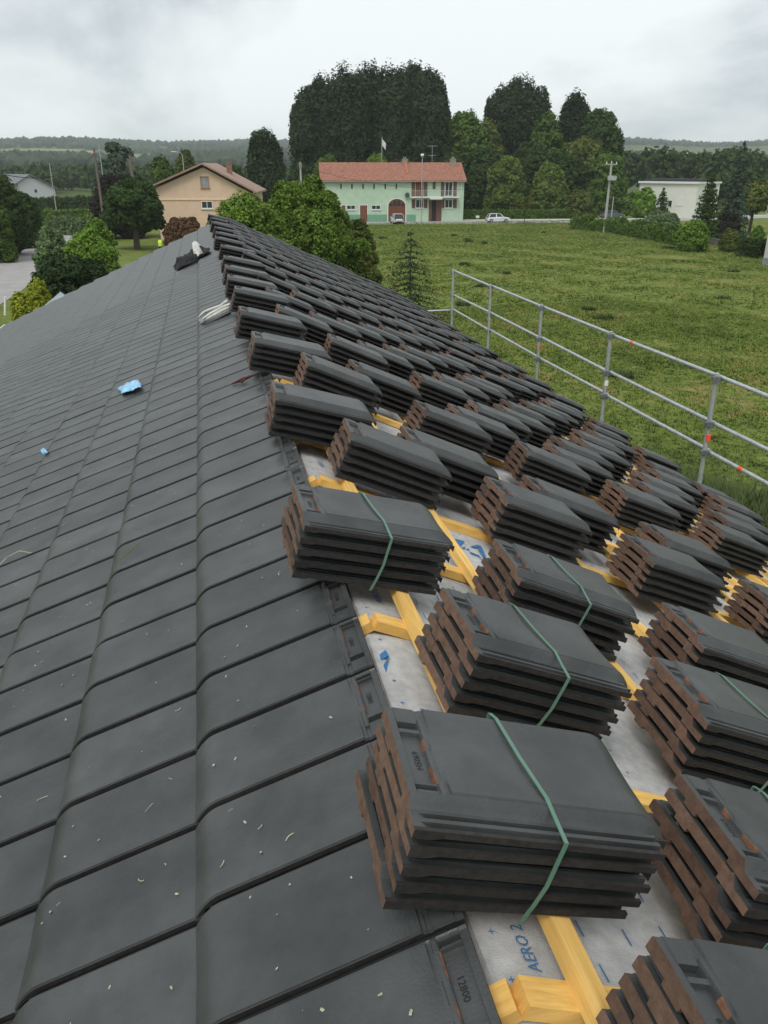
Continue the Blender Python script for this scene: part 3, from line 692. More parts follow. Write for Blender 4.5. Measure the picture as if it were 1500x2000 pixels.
blob_tree('bush', 1475, 104, 438, 24, 'bright', 'small round clipped bush beside the white house', cat='bush', bottom=0, n=3, leaf=.10)
blob_tree('bush', 1422, 101, 448, 40, 'olive', 'yellow-flecked low bush on the garden wall', cat='bush', bottom=0, n=4, leaf=.10)
hedge('hedge', [vpt(1452, 98), vpt(1492, 95)], 1.6, 1.5, .14, 'dark', 'clipped dark hedge left of the white house')
hedge('hedge', [vpt(1122, 133), vpt(1195, 127), vpt(1300, 112), vpt(1352, 104)], 1.6, 1.5, .15, 'mid', 'overgrown hedge bordering the meadow on the right', wob=.35)
blob_tree('bush', 1290, 132, 417, 74, 'grey', 'pale tall weeds in front of the white garage', cat='bush', bottom=0, n=5, leaf=.17)
# woods on the valley floor: one mass of trees
def wood(name, spots, label, matn, leaf):
    out = []
    for x, y, z, rr_, hh in spots:
        out.append(crown([(x, y, z+hh*.55, rr_, rr_, hh*.5), (x+rr_*.5, y, z+hh*.6, rr_*.6, rr_*.6, hh*.36)], leaf, .30, .22))
    tag(place(bpy.data.objects.new(name, npmesh(name, np.concatenate(out), 4, m_leaf[matn]))), label, 'wood', kind='stuff')
sp_ = []
for px in np.arange(1190, 1580, 15): 
    P = vpt(px+random.uniform(-6, 6), random.uniform(270, 330)); sp_.append((P.x, P.y, 0, random.uniform(4, 6), random.uniform(10.5, 14)))
for px in np.arange(1380, 1580, 13):
    P = vpt(px, random.uniform(205, 245)); sp_.append((P.x, P.y, 0, random.uniform(3, 4.5), random.uniform(6, 9)))
wood('right_wood', sp_, 'row of far trees behind the garage on the right', 'dark', .75)
sp_ = []
for px in np.arange(-80, 640, 9):
    for rr_ in range(3):
        P = vpt(px+random.uniform(-6, 6), random.uniform(330, 560)); z = float(terrain(P.x, P.y))
        if random.random() < .75: sp_.append((P.x, P.y, z, random.uniform(3.5, 6), random.uniform(5, 10)))
wood('valley_wood', sp_, 'far trees scattered over the valley floor on the left', 'dark', 1.0)
# forest on the hills
def infield(P):
    q = proj(P)
    for c in FIELDS:
        xs = [a[0] for a in c]; ys = [a[1] for a in c]
        if min(xs) < q[0] < max(xs) and min(ys)-2 < q[1] < max(ys)+1: return True
    return False
ico = [(0, 0, 1)]+[(math.cos(a)*.9, math.sin(a)*.9, .45) for a in np.linspace(0, 2*math.pi, 7)[:-1]]+[(math.cos(a+.5), math.sin(a+.5), -.35) for a in np.linspace(0, 2*math.pi, 7)[:-1]]
icf = [(0, 1+i, 1+(i+1) % 6) for i in range(6)]+[(1+i, 7+i, 1+(i+1) % 6) for i in range(6)]+[(1+(i+1) % 6, 7+i, 7+(i+1) % 6) for i in range(6)]
ico = np.array(ico); tri = []
cnt = 0
while cnt < 9500:
    r_ = 650*(2650/650)**(rng.random()**.75); a = YAW+rng.uniform(-.56, .56); x, y = r_*math.sin(a), r_*math.cos(a); z = float(terrain(x, y))
    cl = math.sin(x*.011+math.sin(y*.006)*2)+math.sin(y*.009+x*.004)
    if r_ < 1900 and cl < -.15: cnt += 1; continue
    if infield((x, y, z)): continue
    v = ico*rng.uniform(.75, 1.25, (13, 1))*np.array([1, 1, 1.1])*rng.uniform(4.5, 8)+np.array([x, y, z+3.5])
    tri.append(v[np.array(icf)].reshape(-1, 3)); cnt += 1
m_forest = mat('forest', (.030, .046, .024), var=.45, scale=.03, rough=.95)
tag(place(bpy.data.objects.new('hill_forest', npmesh('hill_forest', np.concatenate(tri), 3, m_forest))), 'far forest covering the hills along the horizon', 'forest', kind='stuff')

# ---- grass of the meadow
def grass(n, x0, x1, y0, y1, hmin, hmax, wd, keep, blades=6):
    x = rng.uniform(x0, x1, n); y = rng.uniform(y0, y1, n); k = keep(x, y); x, y = x[k], y[k]; n = len(x)
    z = terrain(x, y); cl = .5+.5*np.sin(x*.7+np.sin(y*.5)*2.)*np.sin(y*.6+np.cos(x*.43)*2.3)
    h = (hmin+(hmax-hmin)*rng.random(n)*(.35+.65*cl))
    out = np.empty((n, blades, 3, 3))
    for b in range(blades):
        a = rng.uniform(0, 2*np.pi, n); ln = rng.uniform(.25, 1.1, n)*h; ox, oy = rng.normal(0, wd*1.5, n), rng.normal(0, wd*1.5, n)
        ca, sa = np.cos(a), np.sin(a); hb = h*rng.uniform(.6, 1.1, n); ww = wd*rng.uniform(.6, 1.3, n)
        out[:, b, 0] = np.stack([x+ox-sa*ww, y+oy+ca*ww, z-.02], 1); out[:, b, 1] = np.stack([x+ox+sa*ww, y+oy-ca*ww, z-.02], 1)
        out[:, b, 2] = np.stack([x+ox+ca*ln, y+oy+sa*ln, z+hb], 1)
    return out.reshape(-1, 3)
roadA, roadB = gpt(560, 438), gpt(1240, 428)
def in_meadow(x, y):
    s = (y-roadA.y)*(roadB.x-roadA.x)-(x-roadA.x)*(roadB.y-roadA.y)
    wl = gpt(1196, 440); wr = gpt(1500, 497)
    s2 = (y-wl.y)*(wr.x-wl.x)-(x-wl.x)*(wr.y-wl.y)
    return (s < -60) & ((s2 < -25) | (y > wl.y)) & (x > 5.6)
m_grass = ground_mat('grass_blades', [(.36, (0.073, 0.098, 0.027)), (.45, (0.117, 0.162, 0.037)), (.53, (0.156, 0.199, 0.046)), (.60, (0.230, 0.207, 0.074)), (.68, (0.322, 0.254, 0.108))], .16, 1.3)
q = np.concatenate([grass(95000, 6, 75, 30, 142, .05, .18, .05, in_meadow, 5), grass(70000, 6, 34, 10, 52, .04, .16, .026, in_meadow, 5)])
tag(place(bpy.data.objects.new('meadow_grass', npmesh('meadow_grass', q, 3, m_grass))), 'rough green grass growing over the meadow', 'grass', kind='stuff')
SPOTS = [(rng.uniform(8, 70), rng.uniform(18, 130), rng.uniform(.25, .95)) for _ in range(36)]
m_weed = mat('tall_weeds', (.082, .115, .034), var=.35, scale=1.5, trans=.2, rough=.8)
q = []
for x, y, r_ in SPOTS:
    if in_meadow(np.array([x]), np.array([y]))[0]: q.append(grass(int(60*r_+30), x-r_, x+r_, y-r_*.7, y+r_*.7, .15, .5, .05, lambda a, b: ((a-x)/r_)**2+((b-y)/(r_*.7))**2 < 1, 6))
tag(place(bpy.data.objects.new('weed_clumps', npmesh('weed_clumps', np.concatenate(q), 3, m_weed))), 'dark weed clumps dotted over the meadow', 'weeds', kind='stuff')
q = grass(9000, 7.5, 22, 9, 21, .5, 1.25, .022, lambda x, y: (y < 23-.55*(x-7)-2*np.sin(x)) & (x > 7.2), 9)
tag(place(bpy.data.objects.new('tall_grass', npmesh('tall_grass', q, 3, m_weed))), 'tall uncut grass and nettles beside the scaffold', 'grass', kind='stuff')

# ================================================================ roads
m_road = mat('asphalt', (.30, .285, .28), var=.10, scale=.8, rough=.95)
m_road2 = mat('main_road', (.31, .305, .29), var=.08, scale=.6, rough=.95)
m_kerb = mat('kerb_stone', (.50, .48, .45), var=.08, scale=2)
lane = [gpt(*p) for p in ((-90, 548), (0, 508), (59, 483), (88, 467), (96, 447), (94, 430), (330, 427), (330, 447), (168, 450), (125, 480), (48, 564), (0, 596), (-90, 660))]
sheet('lane', lane, .03, m_road)
mb = MB()
for a, b in zip([gpt(-90, 548), gpt(0, 508), gpt(59, 483)], [gpt(0, 508), gpt(59, 483), gpt(88, 467)]):
    u = (b-a).normalized(); v = Vector((-u.y, u.x, 0)); mb.prism([a+v*.05, a+v*1.1, b+v*1.1, b+v*.05], (0, 0, .05))
tag(part('verge', mb, mat('gravel', (.27, .20, .16), var=.2, scale=6), None), kind='structure')
mb = MB(); a, b = gpt(118, 432.2), gpt(172, 432.6); u = (b-a).normalized(); v = Vector((-u.y, u.x, 0)); mb.poly([p+Vector((0, 0, .036)) for p in (a, b, b+v*.9, a+v*.9)])
m_line = mat('road_paint', (.72, .71, .66), var=.05)
tag(part('road_marking', mb, m_line, None), kind='structure')
near = [gpt(440, 441.2), gpt(740, 438.6), gpt(1120, 435), gpt(1300, 432.6), gpt(1560, 424)]
far = [gpt(440, 433.6), gpt(740, 432.4), gpt(1120, 430), gpt(1300, 427.6), gpt(1560, 420)]
sheet('main_road', near+far[::-1], .03, m_road2)
mb = MB()
for a, b in zip(far[:-1], far[1:]):
    u = (b-a).normalized(); v = Vector((-u.y, u.x, 0)); v = v if v.y > 0 else -v
    mb.prism([a, b, b+v*1.5, a+v*1.5], (0, 0, .13))
tag(part('pavement', mb, m_kerb, None), kind='structure')
# ================================================================ buildings
class Fac:
    """vertical wall plane between two ground points"""
    def __init__(s, A, B):
        s.A = Vector((A[0], A[1], 0)); d = Vector((B[0]-A[0], B[1]-A[1], 0)); s.len = d.length; s.u = d/s.len; s.n = Vector((s.u.y, -s.u.x, 0))
        if s.n.dot(s.A) > 0: s.n = -s.n
    def uv(s, px, py):
        P = onpl(px, py, s.A, np.array(s.n)); return (P-s.A).dot(s.u), P.z
    def p(s, u, z, o=0.): return s.A+s.u*u+s.n*o+Vector((0, 0, z))
    def box(s, mb, u0, u1, z0, z1, o0, o1, m=0):
        mb.prism([s.p(u0, z0, o0), s.p(u1, z0, o0), s.p(u1, z1, o0), s.p(u0, z1, o0)], s.n*(o1-o0), m)
    def rect(s, x0, x1, y0, y1):
        a, b = s.uv(x0, y1), s.uv(x1, y0); return a[0], b[0], a[1], b[1]
m_glass = mat('window_glass', (.035, .040, .045), rough=.12, spec=.6, var=.2)
m_frame_w = mat('white_frame', (.68, .67, .64), var=.04)
m_brown = mat('brown_paint', (.16, .055, .030), var=.15, scale=3)
m_shut = mat('shutter_brown', (.145, .070, .050), var=.12, scale=4)
m_dark = mat('dark_gap', (.018, .016, .015), var=.1)
def window(f, parent, r, fm=None, pm_=None, mull=1, fr=.09, sill=True):
    u0, u1, z0, z1 = r; mb = MB(); o = .07
    f.box(mb, u0, u1, z0, z0+fr, 0, o); f.box(mb, u0, u1, z1-fr, z1, 0, o); f.box(mb, u0, u0+fr, z0+fr, z1-fr, 0, o); f.box(mb, u1-fr, u1, z0+fr, z1-fr, 0, o)
    for k in range(mull):
        c = u0+(u1-u0)*(k+1)/(mull+1); f.box(mb, c-fr*.4, c+fr*.4, z0+fr, z1-fr, 0, o*.8)
    w_ = part('window', mb, fm or m_frame_w, parent)
    mb = MB(); f.box(mb, u0+fr*.9, u1-fr*.9, z0+fr*.9, z1-fr*.9, -.02, .015); part('pane', mb, pm_ or m_glass, w_)
    if sill: mb = MB(); f.box(mb, u0-.06, u1+.06, z0-.10, z0-.003, 0, .14); part('sill', mb, fm or m_frame_w, w_)
    return w_
def panel(f, parent, name, r, m, o=.05, planks=0):
    u0, u1, z0, z1 = r; mb = MB()
    if planks:
        for k in range(planks):
            a = u0+(u1-u0)*k/planks; b = u0+(u1-u0)*(k+1)/planks; f.box(mb, a+.012, b-.012, z0, z1, 0, o)
    else: f.box(mb, u0, u1, z0, z1, 0, o)
    return part(name, mb, m, parent)
# ---- green farmhouse
f = Fac(vpt(631, 147), vpt(904, 149.6)); H = f.len; ze = f.uv(640, 352)[1]; DP = 10.5
farm = thing('farmhouse', f.p(H/2, 0), 'long pale green farmhouse with red tiled roof and brown shutters', 'house')
m_green = mat('green_render', (.43, .56, .415), var=.06, scale=1.2); m_green2 = mat('green_plinth', (.16, .32, .22), var=.06); m_rtile = mat('red_tiles', (.265, .118, .080), var=.28, scale=2.5, rough=.9, bump=.5, bscale=3)
mb = MB(); zr_ = ztop(f.p(H/2, 0, -DP/2), 319.5)
mb.prism([f.p(0, 0, 0), f.p(0, ze, 0), f.p(0, zr_-.3, -DP/2), f.p(0, ze, -DP), f.p(0, 0, -DP)], f.u*H)
wall_ = part('wall', mb, m_green, farm)
mb = MB(); ov = .45; sl = (zr_-ze)/(DP/2)
for sgn in (0, 1):
    if sgn == 0: a, b = f.p(-.35, ze-ov*sl, ov), f.p(-.35, zr_, -DP/2)
    else: a, b = f.p(-.35, ze-ov*sl, -DP-ov), f.p(-.35, zr_, -DP/2)
    mb.prism([a, b, b+Vector((0, 0, .2)), a+Vector((0, 0, .2))], f.u*(H+.7))
roof_ = part('roof', mb, m_rtile, farm)
for px in (797, 892):
    P = f.p(f.uv(px, 352)[0], 0, -DP/2+(.9 if px == 892 else .2)); mb = MB(); s_ = .42
    mb.prism([P+Vector((a, b, zr_-.8)) for a, b in ((-s_, -s_), (s_, -s_), (s_, s_), (-s_, s_))], (0, 0, 1.45)); mb.prism([P+Vector((a*1.15, b*1.15, zr_+.65)) for a, b in ((-s_, -s_), (s_, -s_), (s_, s_), (-s_, s_))], (0, 0, .12))
    for q in (-.15, .15): mb.tube([P+Vector((q, 0, zr_+.7)), P+Vector((q, 0, zr_+1.1))], .1, 8)
    part('chimney', mb, mat('chimney_stone', (.30, .25, .21), var=.15) if 'chimney_stone' not in MATS else MATS['chimney_stone'], roof_)
mb = MB(); P = f.p(f.uv(798, 350)[0], 0, -DP/2+1.2); mb.tube([f.p(f.uv(797, 350)[0], zr_-.1+.25, -DP/2+.6), f.p(f.uv(798.5, 350)[0], zr_-1.9+.25, -DP/2+3.6)], .16, 8); part('flue', mb, mat('flue_clay', (.46, .14, .075), var=.1), roof_)
mb = MB(); P = f.p(f.uv(852, 352)[0], zr_, -DP/2); zt = ztop(P, 284); mb.tube([P, (P.x, P.y, zt)], .035, 6)
for k, z in enumerate((zt-.1, zt-1.6)):
    mb.tube([Vector((P.x, P.y, z))-f.u*(.9-.2*k), Vector((P.x, P.y, z))+f.u*(.9-.2*k)], .025, 6)
    for q in range(-3, 4): c = Vector((P.x, P.y, z))+f.u*(q*.25); mb.tube([c-f.n*.3, c+f.n*.3], .012, 4)
part('antenna', mb, m_galv, roof_)
r = f.rect(640, 757, 431, 419); mb = MB(); f.box(mb, .02, f.uv(757, 425)[0], 0, f.uv(740, 419)[1], 0, .04); f.box(mb, f.uv(793, 425)[0], f.uv(812, 425)[0], 0, f.uv(800, 419)[1], 0, .04); part('plinth', mb, m_green2, farm)
mb = MB(); f.box(mb, -.3, H+.3, ze-.28, ze-.12, ov-.05, ov+.1); part('gutter', mb, MATS['zinc'], farm)
mb = MB(); mb.tube([f.p(f.uv(901, 360)[0], .1, .1), f.p(f.uv(901, 360)[0], ze-.1, .1)], .06, 8); part('downpipe', mb, m_frame_w, farm)
for x in (666, 687.4, 709, 730.6, 752.4, 774):
    rr_ = f.rect(x-1.3, x+1.3, 359, 369); mb = MB(); f.box(mb, rr_[0]-.08, rr_[1]+.08, rr_[2]-.08, rr_[3]+.08, 0, .03); s_ = part('slot_surround', mb, m_green, farm)
    mb = MB(); f.box(mb, *rr_, .0, .04); part('slot', mb, m_dark, s_)
# garage arch
u0, u1, z0, zs = f.rect(758, 792, 402, 433); z0 = .02; uc = (u0+u1)/2; zt = f.uv(775, 388)[1]; rx = (u1-u0)/2; zs = f.uv(775, 402)[1]
def arch(k, o0, o1, mtl, name, par):
    mb = MB(); pts = [f.p(uc-rx*k, z0, o0)]+[f.p(uc-rx*k*math.cos(t), zs+(zt-zs)*k*math.sin(t), o0) for t in np.linspace(0, math.pi, 15)]+[f.p(uc+rx*k, z0, o0)]
    mb.prism(pts, f.n*(o1-o0)); return part(name, mb, mtl, par)
arch(1.10, 0, .05, m_frame_w, 'arch_surround', farm); gd = arch(.98, .03, .07, m_brown, 'garage_door', farm)
for k in range(4):
    a, b = uc-rx*.86+k*rx*.45, uc-rx*.86+(k+1)*rx*.45-.1; zz = zs+(zt-zs)*.86*math.sqrt(max(.1, 1-max(abs(a-uc), abs(b-uc))**2/(rx*.95)**2)); mb = MB(); f.box(mb, a, b, zs-.05, zz, .05, .085); part('pane', mb, m_glass, gd)
for k in range(1, 4): mb = MB(); f.box(mb, uc-rx*.9+k*rx*.45-.02, uc-rx*.9+k*rx*.45+.02, .05, zs-.1, .05, .085); part('door_batten', mb, m_shut, gd)
for x0, x1 in ((703.4, 717.2), (667.5, 674.5)):
    rr_ = f.rect(x0, x1, 401, 430); rr_ = (rr_[0], rr_[1], .05, rr_[3]); mb = MB(); f.box(mb, rr_[0]-.12, rr_[1]+.12, .04, rr_[3]+.12, 0, .03); d_ = part('door', mb, m_frame_w, farm); panel(f, d_, 'door_leaf', rr_, m_brown, .06, 4)
for x0, x1 in ((677, 694), (725.4, 743.2)): window(f, farm, f.rect(x0, x1, 400.5, 409.5))
sh = lambda a, b, c, d: panel(f, farm, 'shutter', f.rect(a, b, c, d), m_shut, .06, 3)
for a, b in ((803.6, 811), (826.6, 835), (860.6, 868), (885, 892.4)): sh(a, b, 355, 383.3)
sh(845, 851, 355, 369)
panel(f, farm, 'door', f.rect(811.6, 826, 355.4, 383.3), m_brown, .04, 4)
window(f, farm, f.rect(868.6, 884.2, 355.4, 383.2), mull=1, sill=False)
for a, b in ((804, 811), (827.6, 835), (863, 868), (884.4, 892.4)): sh(a, b, 389.4, 406.4)
window(f, farm, f.rect(811.6, 827, 389.4, 406.4)); window(f, farm, f.rect(868.4, 884, 389.4, 406.4))
rr_ = f.rect(801, 895, 383.6, 386.4); mb = MB(); f.box(mb, rr_[0], rr_[1], rr_[2], rr_[3], 0, 1.1); balc = part('balcony', mb, m_render_w, farm)
for x in np.arange(802, 895.5, 2.6):
    u = f.uv(x, 384)[0]; mb = MB(); f.box(mb, u-.015, u+.015, rr_[3], rr_[3]+.95, 1.0, 1.03); part('baluster', mb, m_galv, balc)
mb = MB(); f.box(mb, rr_[0], rr_[1], rr_[3]+.95, rr_[3]+1.0, .98, 1.05); part('handrail', mb, m_galv, balc)
rr_ = f.rect(837, 863, 391, 420); mb = MB(); f.box(mb, rr_[0], rr_[1], .05, rr_[3], -.1, .03); pch = part('porch', mb, m_shut, farm)
mb = MB(); q = f.rect(843, 852, 391, 420); f.box(mb, q[0], q[1], .06, q[3], .02, .06); part('door_leaf', mb, m_dark, pch)
mb = MB(); q = f.rect(838, 862, 385.6, 389); f.box(mb, q[0], q[1], q[2], q[3], 1.11, 1.25); part('awning', mb, m_frame_w, pch)
mb = MB(); c = f.p(*f.uv(795, 381)); mb.tube([c+f.n*.3, c+f.n*.36], .42, 14); mb.tube([c, c+f.n*.3], .03, 6); part('satellite_dish', mb, mat('dish_grey', (.07, .08, .08)), farm)
# ---- pink house
f = Fac(vpt(312, 112), vpt(503, 110)); H = f.len; zl_ = f.uv(314, 362)[1]; zrr = f.uv(500, 374)[1]; ua, za = f.uv(396, 321.5); DP = 12
pink = thing('pink_house', f.p(H/2, 0), 'salmon pink gabled house beyond the far end of the roof', 'house')
m_pink = mat('pink_render', (.66, .48, .345), var=.05, scale=1.5); m_proof = mat('pink_roof_tiles', (.30, .20, .155), var=.2, scale=4)
mb = MB(); mb.prism([f.p(.2, 0), f.p(H-.2, 0), f.p(H-.2, zrr-.35), f.p(ua, za-.3), f.p(.2, zl_-.3)], -f.n*DP); part('wall', mb, m_pink, pink)
mb = MB()
for a, b in (((-.35, zl_-.25), (ua, za)), ((H+.35, zrr-.25), (ua, za))):
    A, B = f.p(a[0], a[1], .7), f.p(b[0], b[1], .7); mb.prism([A, B, B+Vector((0, 0, .22)), A+Vector((0, 0, .22))], -f.n*(DP+1.2))
rf = part('roof', mb, m_proof, pink)
for px, dz, wd_ in ((376, .25, .35), (436, .35, .35)):
    u, z = f.uv(px, 340); P = f.p(u, z, -DP*.5); mb = MB(); mb.prism([P+Vector((a*wd_, b*wd_, -.5)) for a, b in ((-1, -1), (1, -1), (1, 1), (-1, 1))], (0, 0, 1.4+dz)); mb.prism([P+Vector((a*wd_*1.2, b*wd_*1.2, .9+dz)) for a, b in ((-1, -1), (1, -1), (1, 1), (-1, 1))], (0, 0, .12)); part('chimney', mb, mat('brick_chimney', (.24, .13, .10), var=.2) if 'brick_chimney' not in MATS else MATS['brick_chimney'], rf)
mb = MB(); q = f.rect(325, 500, 388, 391); f.box(mb, .3, H-.3, q[2], q[3], 0, .08); part('string_course', mb, mat('cream_band', (.72, .56, .38), var=.03), pink)
window(f, pink, f.rect(392, 407.5, 344, 366.5), fm=mat('window_brown', (.36, .22, .15)), pm_=mat('pale_blind', (.26, .29, .30), rough=.3), mull=0, fr=.12)
window(f, pink, f.rect(394, 415, 392.5, 407.5), mull=1)
# ---- white bungalow far left
f = Fac(vpt(40, 278), vpt(110, 282)); H = f.len
bung = thing('bungalow', f.p(H/2, 0), 'white gabled bungalow with grey roof on the far left', 'house')
ua, za = f.uv(57, 342); zr2 = f.uv(110, 367)[1]; zl2 = f.uv(40, 356)[1]; DP = 16
mb = MB(); mb.prism([f.p(0, 0), f.p(H, 0), f.p(H, zr2), f.p(ua, za-.2), f.p(0, zl2)], -f.n*DP); part('wall', mb, mat('bungalow_render', (.55, .57, .58), var=.04), bung)
mb = MB(); back = -f.n*(DP+1)-f.u*7
for a, b in (((-.9, zl2-.6), (ua, za)), ((H+.9, zr2-.45), (ua, za))):
    A, B = f.p(a[0], a[1], .6), f.p(b[0], b[1], .6); mb.prism([A, B, B+Vector((0, 0, .3)), A+Vector((0, 0, .3))], back)
part('roof', mb, mat('slate_roof', (.16, .165, .175), var=.1, scale=1), bung)
window(f, bung, f.rect(68, 71.5, 370, 376), fm=m_dark, mull=0, sill=False)
# ---- white garage on the right
f = Fac(vpt(1243, 172), vpt(1354, 166)); H = f.len; z1 = f.uv(1248, 357.5)[1]
gar = thing('white_garage', f.p(H/2, 0), 'white flat-roofed garage building with two doors behind the small fir', 'building')
mb = MB(); mb.prism([f.p(0, 0), f.p(H, 0), f.p(H, z1), f.p(0, z1)], -f.n*8); part('wall', mb, mat('garage_cream', (.64, .65, .57), var=.03, scale=1), gar)
mb = MB(); f.box(mb, -.25, H+.25, z1, z1+.32, -8.2, .35); part('roof', mb, m_frame_w, gar)
mb = MB(); f.box(mb, -.1, H+.1, z1+.325, z1+.75, -8.0, -1.5); part('rear_roof', mb, mat('dark_roofing', (.035, .035, .045)), gar)
for a, b, c, d in ((1251, 1272, 386, 402.5), (1318, 1337, 385, 402)):
    panel(f, gar, 'garage_door', f.rect(a, b, c, d), m_frame_w, .06, 5)
window(f, gar, f.rect(1304, 1314, 391, 404), mull=0, sill=False)
# ---- white house at the right edge
f = Fac(vpt(1489, 88), vpt(1560, 80)); H = f.len; ze = f.uv(1492, 384)[1]
wh = thing('white_house', f.p(H/2, 0), 'white house cut off by the right picture edge', 'house')
mb = MB(); mb.prism([f.p(0, 0), f.p(H, 0), f.p(H, ze+1.6), f.p(0, ze)], -f.n*9); part('wall', mb, m_render_w, wh)
mb = MB(); A, B = f.p(-.9, ze-.25, .6), f.p(H, ze+2.1, .6); mb.prism([A, B, B+Vector((0, 0, .22)), A+Vector((0, 0, .22))], -f.n*10.2); part('roof', mb, mat('dark_tiles', (.06, .05, .045), var=.2), wh)
window(f, wh, f.rect(1498, 1512, 402, 418), mull=1)
mb = MB(); f.box(mb, 0, H, 0, .7, 0, .05); part('plinth', mb, mat('grey_plinth', (.30, .30, .31)), wh)
# ---- far hamlet on the hillside
GH = 'far hamlet houses on the left hillside'
for px, py, wd_, ht, wc, rc, lab in ((164, 315, 16, 9, (.55, .44, .24), (.30, .16, .11), 'cream house in the far hamlet on the left'), (176, 318, 14, 6, (.5, .42, .36), (.36, .18, .13), 'red-roofed house in front of the cream one far left'), (149, 333, 11, 4, (.6, .6, .58), (.34, .24, .2), 'small white house below the far hamlet'),
                                  (207, 337, 20, 5, (.5, .42, .38), (.38, .24, .20), 'pink-roofed long house beside the wooden pole top'), (170, 301, 22, 5, (.55, .5, .45), (.36, .25, .22), 'pale farm buildings above the far hamlet')):
    T = terr_hit(px, py)
    if T is None: continue
    r_, f_ = view_axes(T); P = Vector(T); hb = thing('hamlet_house', P, lab, 'house', GH)
    k = np.hypot(T[0], T[1])/1640; w_ = wd_*k; h_ = ht*k*.62
    mb = MB(); mb.prism([P-r_*w_/2-Vector((0, 0, 2)), P+r_*w_/2-Vector((0, 0, 2)), P+r_*w_/2+Vector((0, 0, h_)), P-r_*w_/2+Vector((0, 0, h_))], f_*w_*.6); part('wall', mb, mat('hamlet_wall', wc), hb)
    mb = MB(); A = P-r_*(w_/2+.6)-f_*.6; mb.prism([A+Vector((0, 0, h_)), A+f_*(w_*.3+.6)+Vector((0, 0, h_*1.75)), A+f_*(w_*.6+1.2)+Vector((0, 0, h_))], r_*(w_+1.2)); part('roof', mb, mat('hamlet_roof', rc), hb)

